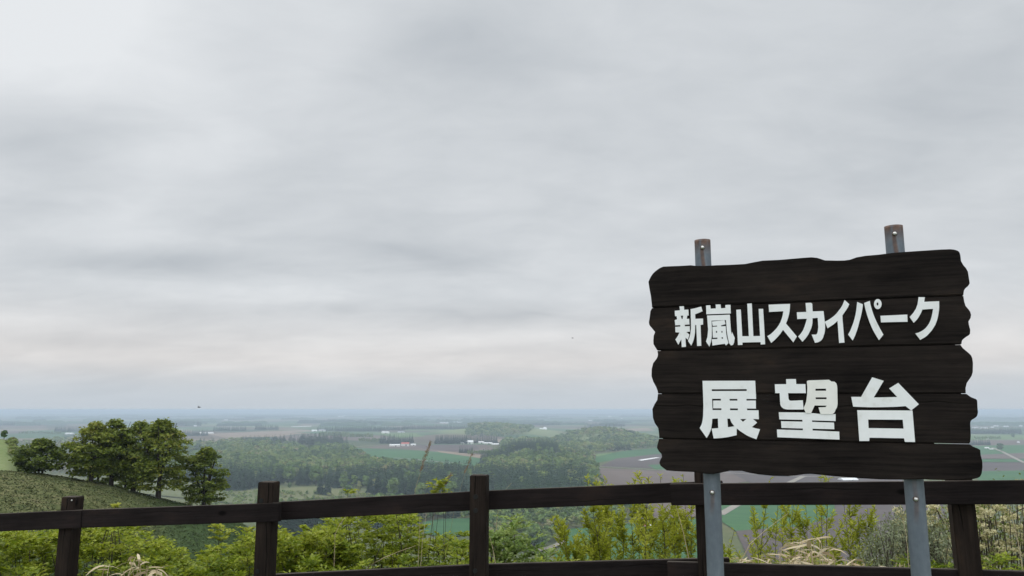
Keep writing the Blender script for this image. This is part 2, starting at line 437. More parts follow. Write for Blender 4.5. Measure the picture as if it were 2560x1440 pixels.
# ------------------------------------------------------------------ woods on the plain
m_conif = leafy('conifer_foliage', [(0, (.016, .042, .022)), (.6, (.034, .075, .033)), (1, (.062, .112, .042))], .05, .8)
m_decid = leafy('broadleaf_foliage', [(0, (.045, .088, .028)), (.42, (.110, .175, .044)), (.78, (.20, .25, .066)), (1, (.22, .20, .10))], .06, .8)
m_bark = simple('bark', (.035, .028, .022), (.075, .062, .05), 3.0, .9, (1, 1, .3))
def proto_conifer(layers=8, per=8, seed=0):
    g = np.random.default_rng(seed); P_, D, L, W, T = [], [], [], [], []
    for a in range(layers):
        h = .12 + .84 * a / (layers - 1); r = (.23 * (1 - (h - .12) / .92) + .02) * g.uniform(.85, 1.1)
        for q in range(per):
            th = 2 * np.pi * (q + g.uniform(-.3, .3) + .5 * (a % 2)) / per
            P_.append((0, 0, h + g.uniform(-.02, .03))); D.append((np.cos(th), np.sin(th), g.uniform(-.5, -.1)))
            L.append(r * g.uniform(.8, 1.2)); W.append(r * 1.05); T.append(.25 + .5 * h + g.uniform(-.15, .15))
    for q in range(4):
        th = q * np.pi / 2; P_.append((0, 0, .9)); D.append((.12 * np.cos(th), .12 * np.sin(th), 1)); L.append(.1); W.append(.03); T.append(.7)
    P_, D = np.array(P_), np.array(D)
    V, Qd, T = leaves(P_, D, np.tile([0, 0, 1.], (len(P_), 1)) + .01, np.array(L), np.array(W), np.array(T), .2)
    return V, Qd, T
def proto_round(cl=11, per=13, seed=0, wide=.34, low=.3):
    g = np.random.default_rng(seed); Ps, Ds, Ups, Ls, Ts = [], [], [], [], []
    for c in range(cl):
        th, u = g.uniform(0, 2 * np.pi), g.uniform(-1, 1)
        rr0 = wide * .62 * math.sqrt(1 - u * u) * g.uniform(.6, 1.1)
        cc = np.array([rr0 * np.cos(th), rr0 * np.sin(th), (low + 1) / 2 + u * (1 - low) * .36])
        cr = wide * g.uniform(.30, .50); ct = g.uniform(-.12, .12)
        nn = g.normal(size=(per, 3)); nn /= np.linalg.norm(nn, axis=1)[:, None]; nn[:, 2] = np.abs(nn[:, 2]) * .9 - .25
        tg = np.cross(nn, g.normal(size=(per, 3))); tg /= np.linalg.norm(tg, axis=1)[:, None]
        Ls += list(np.full(per, cr * .95)); p = cc + nn * cr * np.array([1, 1, .75]) - tg * cr * .45
        Ps.append(p); Ds.append(tg); Ups.append(nn); Ts += list(.5 + ct + g.uniform(-.1, .1, per))
    return leaves(np.concatenate(Ps), np.concatenate(Ds), np.concatenate(Ups), np.array(Ls), np.array(Ls) * .95, np.array(Ts), -.15)
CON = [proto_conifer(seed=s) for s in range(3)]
DEC = [proto_round(seed=s, wide=w, low=l) for s, w, l in ((20, .36, .12), (21, .42, .15), (22, .33, .1), (23, .40, .2))]
def scatter_mesh(name, protos, xyz, hgt, wid, tint):
    """trees -> one mesh"""
    acc = Acc(); N = len(xyz); kind = rng.integers(0, len(protos), N); rot = rng.uniform(0, 2 * np.pi, N)
    for kk, (V, Qd, T) in enumerate(protos):
        s = np.where(kind == kk)[0]
        if not len(s): continue
        c, sn = np.cos(rot[s]), np.sin(rot[s]); w, h = (hgt * wid)[s], hgt[s]
        vx = V[None, :, 0] * w[:, None]; vy = V[None, :, 1] * w[:, None]
        VV = np.stack([vx * c[:, None] - vy * sn[:, None] + xyz[s, 0:1], vx * sn[:, None] + vy * c[:, None] + xyz[s, 1:2],
                       V[None, :, 2] * h[:, None] + xyz[s, 2:3]], -1)
        QQ = Qd[None] + (np.arange(len(s)) * len(V))[:, None, None]
        TT = np.clip(T[None] + tint[s][:, None], 0, 1)
        acc.add(VV.reshape(-1, 3), QQ.reshape(-1, 4), TT.reshape(-1))
    return acc.mesh(name)
def inside(px, py, poly):
    res = np.zeros(px.shape, bool); n = len(poly); j = n - 1
    for a in range(n):
        (xi, yi), (xj, yj) = poly[a], poly[j]
        c = ((yi > py) != (yj > py)) & (px < (xj - xi) * (py - yi) / (yj - yi + 1e-12) + xi)
        res ^= c; j = a
    return res
def grid_in(poly, ca=.0068, cr=.0085):
    """jittered grid of points in a picture-space outline, laid on the plain"""
    ys = [p[1] for p in poly]; xs = [p[0] for p in poly]
    d0, d1 = G(1280, max(ys)).y, G(1280, min(ys)).y
    t0, t1 = (min(xs) - 1280) / F_PX - .03, (max(xs) - 1280) / F_PX + .03
    A, B = np.meshgrid(np.arange(math.log(d0), math.log(d1), cr), np.arange(t0, t1, ca), indexing='ij')
    A = A + rng.uniform(-.45, .45, A.shape) * cr; B = B + rng.uniform(-.45, .45, B.shape) * ca
    y = np.exp(A).ravel(); x = y * B.ravel()
    px, py = to_px(x, y, PLAIN)
    k_ = inside(px, py, poly)
    x, y = x[k_], y[k_]
    return x, y, terrain(x, y, False), px[k_], py[k_]
def lown(x, y, f=.004, s=0.0):
    return np.sin(x * f + 1.7 * np.sin(y * f * .6 + s) + s) * .5 + np.sin(y * f * .45 + x * f * .9 + 2 * s) * .5
def wood(name, label, poly, conif, h=(16, 22), ca=.0068, cr=.0085, tcon=0.0, tdec=0.0, sep_thr=None):
    x, y, z, px, py = grid_in(poly, ca, cr)
    pc = conif(px, py) if callable(conif) else np.full(len(x), conif)
    isc = np.clip(.5 + .5 * lown(x, y, .018, .7) + rng.normal(0, .16, len(x)), 0, 1) < pc
    gap = lown(x, y, .021, 2.2) < .80
    x, y, z, px, py, isc = (q[gap] for q in (x, y, z, px, py, isc))
    big = np.clip(y / 1800, 1, 1.6)
    H = rng.uniform(h[0], h[1], len(x)) * (1 + .22 * lown(x, y, .013, 3.1))
    xyz = np.stack([x, y, z - .3], -1)
    tn = rng.normal(0, .17, len(x)) + .18 * lown(x, y, .02, 1.3)
    out = []
    if isc.any():
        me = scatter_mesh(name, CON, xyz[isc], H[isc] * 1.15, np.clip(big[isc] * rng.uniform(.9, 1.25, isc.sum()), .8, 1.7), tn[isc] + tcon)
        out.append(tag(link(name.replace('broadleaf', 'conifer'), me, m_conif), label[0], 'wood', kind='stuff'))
    d_ = ~isc
    if d_.any():
        me = scatter_mesh(name, DEC, xyz[d_], H[d_] * .95, big[d_] * rng.uniform(.95, 1.35, d_.sum()), tn[d_] * 1.3 + tdec)
        out.append(tag(link(name, me, m_decid), label[1], 'wood', kind='stuff'))
    return out
def belts(px, py):
    up = (py < 1122) & (px > 600)
    lowb = py > 1193
    return np.where(up, .95, np.where(lowb, .72, .06))
F1 = [(330, 1134), (470, 1118), (620, 1110), (850, 1111), (880, 1126), (895, 1136), (920, 1156), (1010, 1176), (1120, 1188), (1230, 1192), (1240, 1252), (1180, 1252), (980, 1242), (940, 1226),
      (860, 1216), (780, 1211), (700, 1206), (600, 1226), (540, 1222), (430, 1190), (330, 1160)]
wood('broadleaf_wood', ('dark conifer belts edging the valley wood left of the middle fence post', 'pale spring green broadleaf wood between the dark conifer belts'), F1, belts, (19, 26), .0092, .0105)
F2 = [(1225, 1175), (1200, 1160), (1262, 1140), (1250, 1115), (1310, 1103), (1420, 1100), (1500, 1100), (1640, 1100), (1650, 1121), (1560, 1127), (1490, 1135), (1484, 1160), (1492, 1190), (1500, 1225),
      (1480, 1262), (1400, 1290), (1300, 1305), (1235, 1300)]
def hillmix(px, py): return np.where((px < 1400) & (py > 1128) & (py < 1165), .85, np.where((py > 1190) & (px < 1470), .72, .15))
wood('broadleaf_wood', ('dark conifers massed on the low wooded hill left of the sign', 'hazy broadleaf wood covering the low hill left of the sign'), F2, hillmix, (17, 25), .0088, .0105)
F3 = [(1200, 1300), (1300, 1300), (1420, 1285), (1560, 1268), (1640, 1290), (1560, 1312), (1390, 1326), (1382, 1345), (1390, 1362), (1340, 1380), (1200, 1380), (1190, 1340)]
wood('broadleaf_wood', ('dark conifers scattered in the wood beneath the fence rail', 'bushy broadleaf wood beside the bend of the pale track'), F3, .22, (14, 21), .012, .016)
F4 = [(930, 1262), (1060, 1262), (1180, 1268), (1190, 1300), (1060, 1304), (960, 1330), (900, 1310)]
wood('broadleaf_wood', ('dark conifers in the wood below the rail and behind the yellow shrub', 'grey green broadleaf wood above the small bright field'), F4, .35, (14, 20), .011, .015)
F5 = [(1165, 1088), (1180, 1080), (1240, 1077), (1330, 1081), (1330, 1090), (1240, 1095), (1165, 1093)]
wood('broadleaf_wood', ('dark conifers along the foot of the far wooded rise', 'hazy wooded rise beyond the white barns'), F5, .1, (20, 26), .004, .02)
F6 = [(20, 1116), (60, 1110), (140, 1100), (250, 1104), (330, 1112), (330, 1150), (230, 1200), (180, 1190), (60, 1180), (30, 1140)]
wood('broadleaf_wood', ('dark conifers in the wood beyond the left ridge', 'light green wood beyond the left ridge'), F6, .0, (14, 20), .010, .012, tdec=.4)

# windbreaks and far woods: each block a mass of its own
def windbreak(x0, x1, yb, rows=3, conif=.9, h=(20, 26), label=None, ca=.0026):
    d0 = G(1280, yb).y
    N = max(5, int((x1 - x0) / F_PX / ca))
    px = np.linspace(x0, x1, N); X_, Y_ = [], []
    for r_ in range(rows):
        d = d0 * (1 + .004 * r_) + rng.uniform(-4, 4, N); X_.append((px - 1280) / F_PX * d * 1.0 * (CP + (PLAIN - 1.55) / d0 * SP) + rng.uniform(-.3, .3, N) * ca * d); Y_.append(d)
    x, y = np.concatenate(X_), np.concatenate(Y_); z = terrain(x, y, False) - .3
    H = rng.uniform(h[0], h[1], len(x)); wd = np.full(len(x), np.clip(ca * d0 / 9, .9, 2.6))
    isc = rng.uniform(0, 1) < conif
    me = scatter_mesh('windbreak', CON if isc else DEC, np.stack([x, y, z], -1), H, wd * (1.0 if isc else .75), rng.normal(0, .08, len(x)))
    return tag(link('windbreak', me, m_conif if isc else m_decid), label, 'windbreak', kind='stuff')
for a in [(1090, 1166, 1110.5, 4, 1, (27, 31), 'dense dark windbreak block left of the white barns'),
          (1166, 1240, 1107.5, 3, 1, (20, 26), 'windbreak behind the white barns'),
          (952, 1030, 1110, 3, 1, (23, 34), 'ragged conifer windbreak behind the red barn'),
          (1010, 1090, 1074, 3, 1, (26, 30), 'long straight windbreak across the middle of the plain'),
          (1092, 1172, 1074, 3, 1, (26, 30), 'straight windbreak ending at the wooded rise'),
          (838, 950, 1079, 4, 1, (24, 32), 'broad dark wood left of the far greenhouse'),
          (955, 1010, 1076, 3, 1, (22, 28), 'short windbreak above the far white shed'),
          (795, 830, 1078, 3, 1, (24, 30), 'small clump of conifers beside a far white house'),
          (800, 870, 1093, 3, 0, (18, 24), 'low grey wood below the pink fields'),
          (860, 930, 1096, 3, 0, (16, 22), 'low scrubby wood at the end of the brown field'),
          (900, 960, 1108, 3, 0, (12, 18), 'low hedge wood left of the red barn'),
          (640, 694, 1075, 3, 1, (26, 32), 'windbreak on the pink field'),
          (536, 612, 1077, 3, 1, (20, 26), 'long low windbreak above the pink field'),
          (457, 516, 1090, 3, 1, (24, 30), 'dark windbreak beside the long white shed'),
          (400, 494, 1065, 3, 1, (30, 40), 'tall far windbreak above the trees on the spur'),
          (137, 212, 1080, 3, 1, (20, 30), 'windbreak above the left ridge'),
          (-30, 52, 1064, 3, 1, (24, 30), 'far dark windbreak at the left edge'),
          (48, 152, 1086, 2, 0, (12, 16), 'thin hedge line above the left ridge'),
          (1150, 1180, 1133, 4, .6, (13, 18), 'small clump of trees on the brown field'),
          (1170, 1262, 1137, 4, 0, (9, 13), 'low scrub at the edge of the brown field'),
          (2425, 2552, 1085, 3, 1, (26, 34), 'long dark far windbreak right of the sign'),
          (2425, 2475, 1113, 3, 1, (15, 20), 'short windbreak beside the right edge of the sign'),
          (2440, 2500, 1100, 2, 0, (12, 17), 'thin line of trees right of the sign'),
          (1310, 1400, 1063, 3, 1, (22, 28), 'far windbreak above the wooded rise'),
          (1470, 1560, 1066, 3, 1, (22, 30), 'far windbreak left of the sign')]:
    windbreak(*a[:6], label=a[6])
# the farthest woods read as thin dark bands
acc = Acc()
for q in range(230):
    yb = 1027.5 + 38 * rng.uniform(0, 1) ** 1.5; d = G(1280, yb).y
    pxm = rng.uniform(-80, 2640); L = rng.uniform(20, 170) / F_PX * d
    x0 = (pxm - 1280) / F_PX * d * .98; n_ = 24; ang = rng.normal(0, .18)
    s = np.linspace(-.5, .5, n_) * L
    xx, yy = x0 + s * math.cos(ang), d + s * math.sin(ang)
    h = rng.uniform(14, 26) * (.75 + .45 * rng.uniform(0, 1, n_)); h[0] = h[-1] = 3
    dep = rng.uniform(40, 160)
    zb = terrain(xx, yy, False) - 1
    V = np.concatenate([np.stack([xx, yy, zb], -1), np.stack([xx, yy + 8, zb + h], -1), np.stack([xx, yy + dep, zb + h], -1), np.stack([xx, yy + dep + 8, zb], -1)])
    ii = np.arange(n_ - 1); Qs = np.concatenate([np.stack([ii + a * n_, ii + 1 + a * n_, ii + 1 + (a + 1) * n_, ii + (a + 1) * n_], -1) for a in range(3)])
    acc.add(V, Qs, rng.uniform(0, .9))
tag(link('far_woods', acc.mesh('far_woods'), m_conif), 'thin dark bands of woodland fading into the haze near the horizon', 'woods', kind='stuff')

# single trees one can tell apart on the plain
def plain_tree(name, px, py, h, w, protos, mt, label, group=None, tint=0.0):
    g = G(px, py); z = float(terrain(g.x, g.y, False))
    o = empty(name, (g.x, g.y, z), label, 'tree', group)
    V, Qd, T = protos
    me = np_mesh('crown', V * np.array([h * w, h * w, h]), Qd, np.clip(T + tint, 0, 1)); link('crown', me, mt, o)
    tv, tq = tube([(0, 0, -.4), (0, 0, h * .25), (0, 0, h * .62)], [h * .022, h * .017, h * .007], 6)
    link('trunk', np_mesh('trunk', tv, tq), m_bark, o)
    return o
DEC_HI = [proto_round(26, 22, seed=s, wide=w, low=l) for s, w, l in ((40, .36, .10), (41, .42, .16), (42, .30, .14))]
CON_HI = [proto_conifer(14, 11, seed=s) for s in (50, 51)]
plain_tree('round_tree', 724, 1222, 10, .9, DEC_HI[0], m_decid, 'small dark round tree alone on the pale meadow right of the second fence post', tint=-.3)
plain_tree('round_tree', 2503, 1130, 24, 1.0, DEC_HI[1], m_decid, 'lone dark tree by the farm track right of the sign', tint=-.4)
plain_tree('round_tree', 2534, 1095, 22, 1.1, DEC_HI[0], m_decid, 'far round tree near the right edge of the photo', tint=-.4)
plain_tree('round_tree', 870, 1240, 15, 1.2, DEC_HI[1], m_decid, 'dark rounded tree standing before the conifer belt, above the second rail', tint=-.25)
plain_tree('brown_tree', 897, 1236, 21, .6, DEC_HI[2], m_decid, 'slim brownish tree standing before the conifer belt', tint=.45)
plain_tree('round_tree', 1335, 1372, 22, 1.15, DEC_HI[0], m_decid, 'big full tree beside the bend of the pale track', tint=-.05)
plain_tree('round_tree', 1300, 1366, 19, 1.1, DEC_HI[1], m_decid, 'leafy tree left of the big one at the track bend', tint=.1)
plain_tree('round_tree', 1368, 1352, 15, 1.1, DEC_HI[2], m_decid, 'smaller tree close to the inside of the track bend', tint=-.1)
plain_tree('round_tree', 1478, 1132, 21, 1.3, DEC_HI[1], m_decid, 'rounded tree at the corner of the wood by the green field', tint=-.3)
first = None
for q, (px, py, h, cf) in enumerate([(548, 1226, 19, 1), (566, 1228, 21, 1), (585, 1229, 20, 1), (606, 1228, 19, 1), (625, 1224, 21, 1), (648, 1219, 22, 1), (702, 1211, 20, 1), (722, 1212, 22, 0), (748, 1214, 20, 1),
        (766, 1213, 22, 1), (790, 1216, 24, 0), (800, 1238, 21, 1), (818, 1240, 22, 1), (842, 1222, 25, 1), (858, 1226, 20, 0), (925, 1238, 22, 1), (944, 1236, 26, 1), (962, 1240, 23, 1), (984, 1243, 21, 0),
        (1004, 1246, 22, 1), (1030, 1247, 24, 1), (1052, 1250, 18, 0), (1080, 1252, 22, 1), (1106, 1253, 23, 1), (1130, 1254, 21, 0), (1156, 1256, 24, 1)]):
    plain_tree('conifer_tree' if cf else 'broadleaf_tree', px, py, h * 1.3, 1.05 if cf else 1.0, CON_HI[q % 2] if cf else DEC_HI[q % 3], m_conif if cf else m_decid,
               'dark conifer in the front row of the valley wood' if cf else 'rounded green tree in the front row of the valley wood',
               'conifers in the front row of the valley wood' if cf else 'broadleaf trees in the front row of the valley wood', rng.uniform(-.15, .1))
# dark spruces in the valley just right of the spur
for q in range(20):
    px = 684 + q * 6.8 + rng.uniform(-4, 4)
    plain_tree('spruce_tree', px, 1358 + (q * 7) % 15, rng.uniform(27, 35), 1.15, CON_HI[q % 2], m_conif, 'dark spruce in the valley between the spur and the domed yellow shrub', 'spruces below the spur', rng.uniform(-.25, -.05))
# bushes dotted over the meadow
n_ = 380; pxs = rng.uniform(500, 1000, n_); pys = rng.uniform(1232, 1275, n_); gg = [pl(a, b_) for a, b_ in zip(pxs, pys)]
gg = np.array([(*g_, PLAIN - .3) for g_ in gg])
tag(link('meadow_bushes', scatter_mesh('meadow_bushes', DEC, gg, rng.uniform(2.5, 6.5, n_), rng.uniform(1.2, 2.2, n_), rng.normal(.15, .15, n_)), m_decid), 'low pale bushes dotted over the meadow behind the second fence post', 'bushes', kind='stuff')
# bushy slope wood at lower right
x = rng.uniform(0, 1, 260); y = rng.uniform(300, 470, 260); pxs = 1810 + 150 * x
xx = y * (pxs - 1280) / F_PX * .96; zz = terrain(xx, y, False); ppx, ppy = to_px(xx, y, zz + 5)
kp = ppy > 1296 + (ppx - 1800) * .5
tag(link('slope_wood', scatter_mesh('slope_wood', DEC, np.stack([xx, y, zz - .3], -1)[kp], rng.uniform(5, 9, kp.sum()), rng.uniform(1., 1.5, kp.sum()), rng.normal(.05, .12, kp.sum())), m_decid),
    'bushy spring green wood on the slope between the sign poles', 'wood', kind='stuff')

# ------------------------------------------------------------------ farm buildings
M_ROOF = {'red': simple('red_roof', (.32, .075, .055), (.40, .10, .07), .4, .6), 'white': simple('white_sheet_roof', (.62, .63, .64), (.74, .75, .75), .3, .5),
          'grey': simple('grey_roof', (.20, .22, .25), (.28, .30, .33), .3, .5), 'rust': simple('rust_roof', (.42, .15, .07), (.50, .20, .10), .4, .6),
          'film': simple('greenhouse_film', (.68, .70, .71), (.80, .81, .81), .3, .35)}
m_wall = simple('pale_wall', (.55, .54, .51), (.68, .67, .64), .3, .7)
m_open = simple('dark_opening', (.03, .03, .035), (.05, .05, .055), 1.0, .5)
def building(px, py, wpx, hpx, roof, label, name='farm_building', group=None, yaw=0.0, parts=True):
    g = G(px, py); s = g.y / F_PX; w = wpx * s; h = hpx * s; dp = min(max(w * .6, h * 1.2), 16.)
    z = float(terrain(g.x, g.y, False))
    green = roof == 'film'
    if parts: o = empty(name, (g.x, g.y, z), label, 'building', group); o.rotation_euler.z = yaw
    hw = h * (.35 if green else .58)
    bm = box_bm(w, dp, hw + .5); bmesh.ops.translate(bm, vec=(0, 0, hw / 2 - .25), verts=bm.verts)
    # roof as a closed prism with eaves
    ov = min(.5, w * .04); n_ = 6 if green else 2; prof = []
    for a in range(n_ + 1):
        u = a / n_
        prof.append((-dp / 2 - ov + u * (dp + 2 * ov), hw + .02 + (h - hw) * (math.sin(u * math.pi) if green else 1 - abs(2 * u - 1))))
    rb = bmesh.new(); ends = []
    for sx in (-w / 2 - ov, w / 2 + ov): ends.append([rb.verts.new((sx, y_, z_)) for y_, z_ in prof])
    rb.faces.new(ends[0]); rb.faces.new(list(reversed(ends[1])))
    for a in range(n_ + 1):
        b2 = (a + 1) % (n_ + 1); rb.faces.new((ends[0][a], ends[1][a], ends[1][b2], ends[0][b2]))
    bmesh.ops.recalc_face_normals(rb, faces=rb.faces)
    if not parts:
        me0 = bm_mesh('roof', rb); bm.from_mesh(me0); me = bm_mesh(name, bm); o = link(name, me, M_ROOF[roof]); o.location = (g.x, g.y, z); o.rotation_euler.z = yaw
        return tag(o, label, 'building', group)
    link('wall', bm_mesh('wall', bm), M_ROOF['film'] if green else m_wall, o); link('roof', bm_mesh('roof', rb), M_ROOF[roof], o)
    db = box_bm(min(w * .22, 4), .12, hw * .75); dd = link('door', bm_mesh('door', db), m_open, o); dd.location = (w * .12, -dp / 2 - .05, hw * .375)
    return o
for a in [(1013, 1115, 19, 9, 'red', 'red roofed barn in front of the ragged conifers'), (987, 1116, 25, 5.5, 'white', 'long low white shed left of the red barn'),
          (1033, 1114.5, 12, 5, 'white', 'small white shed just right of the red barn'), (946, 1150, 10, 6, 'rust', 'small orange roofed house at the left end of the field track'),
          (1173, 1110, 20, 9, 'white', 'large white gabled barn beside the dark windbreak block'), (1156, 1110.5, 9, 5, 'white', 'little white shed left of the large white barn'),
          (1203, 1108.5, 13, 5, 'white', 'white shed right of the large gabled barn'), (1220, 1110, 20, 4, 'white', 'low white shed before the long greenhouse'),
          (1243, 1111.5, 28, 3, 'film', 'long low white greenhouse at the edge of the hill wood'), (516, 1085, 32, 4, 'white', 'long white shed on the far pink field'),
          (501, 1084.5, 6, 4, 'white', 'tiny white house at the left end of the long white shed'), (786, 1079.5, 13, 5, 'white', 'small white house by a clump of conifers on the pink field'),
          (805, 1078.5, 16, 5, 'grey', 'grey roofed farmhouse beside the small white house'), (964, 1084, 18, 5, 'white', 'white farm shed below the broad dark wood'),
          (1003, 1082, 16, 4, 'grey', 'grey farm shed right of the white farm shed'), (1362, 1073, 7, 5, 'white', 'small bright white building beyond the hill wood'),
          (1358, 1078, 18, 4, 'white', 'cluster shed just below the small bright white building'), (1520, 1075, 30, 4, 'white', 'pale farmstead shed left of the sign on the tan field'),
          (174, 1086, 21, 4, 'white', 'white greenhouse above the left ridge'), (204, 1083.5, 12, 4, 'white', 'white shed partly behind the spur trees'),
          (2467, 1122, 9, 4, 'white', 'small white shed close to the right edge of the sign'), (2478, 1124.5, 8, 3, 'white', 'tiny shed right of the small white shed by the sign'),
          (2470, 1099, 6, 4, 'white', 'far white house between tree lines right of the sign'), (1610, 1319, 20, 9, 'red', 'red roofed house glimpsed through the willow left of the sign pole'),
          (1626, 1318, 10, 8, 'white', 'white shed beside the red roofed house behind the willow'), (2120, 1201, 40, 6, 'film', 'bluish white greenhouse seen just under the sign board')]:
    building(*a, yaw=rng.uniform(-.25, .25))
for px, py, w, h in [(219, 1051, 4, 2.5), (565, 1051, 8, 2.5), (585, 1050, 5, 2.5), (610, 1048, 5, 2), (760, 1056, 10, 2.5), (748, 1054, 5, 2.5), (852, 1042.5, 14, 2.2), (862, 1041, 5, 2.5), (1030, 1049.5, 4, 2.5),
                     (680, 1042, 7, 2), (900, 1041, 5, 2), (1110, 1058, 20, 2.2), (1145, 1057, 24, 2.4), (1160, 1057.5, 10, 2.2), (1230, 1057.5, 6, 2.4), (1242, 1041, 5, 2), (1400, 1058, 5, 2.2), (1524, 1043, 7, 3),
                     (1555, 1047, 4, 2.2), (1475, 1052, 8, 2), (1402, 1059.5, 7, 2), (2438, 1070, 14, 2.4), (2460, 1071, 18, 2.4), (2480, 1069.5, 8, 2.6), (2490, 1066, 10, 2.4), (2515, 1067, 10, 2.4), (2540, 1064, 12, 2.4),
                     (2552, 1066, 6, 3), (2546, 1107, 5, 3), (1700, 1050, 8, 2), (410, 1068, 6, 2.5), (488, 1066, 6, 3), (420, 1068.5, 5, 2)]:
    building(px, py, w, h, 'white', 'tiny white building far out on the hazy plain', 'far_building', 'far white buildings on the plain', rng.uniform(-.3, .3), False)
# ------------------------------------------------------------------ spur: trees and grass
m_maple = leafy('maple_leaves', [(0, (.055, .085, .018)), (.4, (.155, .205, .030)), (.75, (.27, .295, .050)), (1, (.29, .21, .080))], .40)
m_dbark = simple('dark_bark', (.022, .018, .014), (.050, .042, .034), 4.0, .9, (1, 1, .25), bmp=.4)
def hill_tree(px, d, w, h, label, seed, pads=70, per=52, fs=1.8, lean=0.0, bot=.28, brown=0.0, shape=1.0, trunks=1, dark=0.0, name='maple_tree'):
    """px: trunk column, d: distance, w,h: crown width and tree height in metres"""
    g = np.random.default_rng(seed)
    t = (px - 1280) / F_PX
    y = d / math.sqrt(1 + t * t); x = t * y * .978
    w *= y / d; h *= y / d * 1.06
    z0 = float(terrain(x, y)) - .1
    o = empty(name, (x, y, z0), label, 'tree', 'trees on the grassy spur')
    limb = Acc(); ends = []
    tr0 = .030 * h * (.8 if trunks > 1 else 1)
    for q in range(trunks):
        off = (q - (trunks - 1) / 2) * .35
        fork = np.array([lean * h * .35 + off * 1.6, g.uniform(-.2, .2), h * bot * g.uniform(.95, 1.2)])
        limb.tube([(off, 0, -.3), (off + lean * h * .12, 0, h * bot * .45), fork], [tr0 * 1.25, tr0, tr0 * .85], 8)
        for k_ in range(7 if trunks == 1 else 4):
            th = 2 * np.pi * k_ / 7 + g.uniform(-.4, .4) + q * .5; rad = w * .5 * g.uniform(.35, .8); up = h * g.uniform(.68, .93)
            e = np.array([lean * h * .5 + np.cos(th) * rad, np.sin(th) * rad, up if k_ else h * .95])
            mid = fork * .45 + e * .55 + np.array([0, 0, -h * .05]) + g.normal(0, .12, 3)
            limb.tube([fork, (fork + mid) / 2 + g.normal(0, .08, 3), mid, e], [tr0 * .6, tr0 * .45, tr0 * .3, tr0 * .07], 6)
            ends.append((mid, e))
            for s_ in range(3):
                u = g.uniform(.2, .8); b0 = mid * (1 - u) + e * u; th2 = g.uniform(0, 6.28)
                limb.tube([b0, b0 + np.array([np.cos(th2) * w * .16, np.sin(th2) * w * .16, h * g.uniform(.0, .09)])], [tr0 * .16, tr0 * .04], 5)
    Ps, Ds, Us, Ts, Ls = [], [], [], [], []
    pads = int(pads * fs)
    for c in range(pads):
        # pads fill the crown, denser towards its skin
        th = g.uniform(0, 2 * np.pi); u = g.uniform(0, 1)
        zz = bot * .58 + (1 - bot * .58) * u
        prof = (math.sin(math.pi * min(1, (u * .82 + .18))) ** .55) * shape if u > .12 else .75
        if u > .75: prof *= (1 - (u - .75) / .25 * .55)
        rad = w * .5 * prof * math.sqrt(g.uniform(.15, 1.0))
        cc = np.array([lean * h * (.25 + .3 * u) + rad * np.cos(th), rad * np.sin(th), h * zz * g.uniform(.97, 1.0)])
        pr = w * g.uniform(.07, .125); n_ = int(per * g.uniform(.7, 1.3))
        a = g.uniform(0, 2 * np.pi, n_); rr0 = pr * np.sqrt(g.uniform(0, 1, n_))
        p = cc + np.stack([rr0 * np.cos(a), rr0 * np.sin(a), -.35 * rr0 ** 2 / pr + g.normal(0, pr * .16, n_)], -1)
        Ps.append(p); Ds.append(np.stack([np.cos(a), np.sin(a), g.uniform(-.7, .3, n_)], -1) + g.normal(0, .35, (n_, 3)))
        Us.append(np.array([0, 0, 1.]) + g.normal(0, .45, (n_, 3))); Ls.append(g.uniform(.17, .34, n_))
        bw = brown * max(0, u - .45)
        Ts.append(np.clip(.42 + g.normal(0, .10) + g.normal(0, .12, n_) + bw - dark, 0, 1))
    V, Qd, T = leaves(np.concatenate(Ps), np.concatenate(Ds), np.concatenate(Us), np.concatenate(Ls), np.concatenate(Ls) * .8, np.concatenate(Ts))
    link('trunk', limb.mesh('trunk', smooth=True), m_dbark, o)
    link('crown', np_mesh('crown', V, Qd, T), m_maple, o)
    return o
U = 86.5 / F_PX
hill_tree(100, 87.5, 112 * U, 82 * U, 'low dark bushy tree at the left end of the row on the spur', 1, 60, 55, trunks=3, bot=.22, dark=.22)
hill_tree(232, 87.0, 126 * U, 138 * U, 'broad tree with brownish top, second from the left on the spur', 2, 95, 55, brown=.45, bot=.28)
hill_tree(283, 88.0, 110 * U, 158 * U, 'tallest narrow tree in the middle of the clump on the spur', 3, 80, 52, bot=.30, dark=.05)
hill_tree(338, 88.5, 130 * U, 166 * U, 'leaning tree with crooked trunk in the clump on the spur', 4, 85, 52, lean=.10, bot=.30, dark=.04)
hill_tree(402, 86.3, 138 * U, 182 * U, 'big full tree with a straight trunk near the low end of the spur', 5, 120, 58, bot=.27, dark=-.06)
hill_tree(516, 87.5, 106 * U, 148 * U, 'separate round tree at the right end of the row on the spur', 6, 85, 52, bot=.22, dark=.08)
hill_tree(318, 94.0, 70 * U, 110 * U, 'thin young tree behind the leaning one on the spur', 7, 32, 45, bot=.35, dark=.1)
hill_tree(250, 92.0, 60 * U, 96 * U, 'thin young tree behind the brown topped one on the spur', 8, 28, 45, bot=.35, dark=.1)
# a tiny tree top behind the left ridge
gx = 1.0
d_ = 215.0; d_ = 210.0 / math.sqrt(1 + .664 ** 2); tx0 = (5 - 1280) / F_PX * d_ * .978
o = empty('distant_tree', (tx0, d_, float(terrain(tx0, d_))), 'tiny dark tree on the ridge at the left edge of the photo', 'tree')
V, Qd, T = DEC_HI[0]; link('crown', np_mesh('crown', V * 2.2, Qd, np.clip(T - .4, 0, 1)), m_decid, o)
tv, tq = tube([(0, 0, -.2), (0, 0, 1.2)], [.07, .04], 5); link('trunk', np_mesh('trunk', tv, tq), m_bark, o)
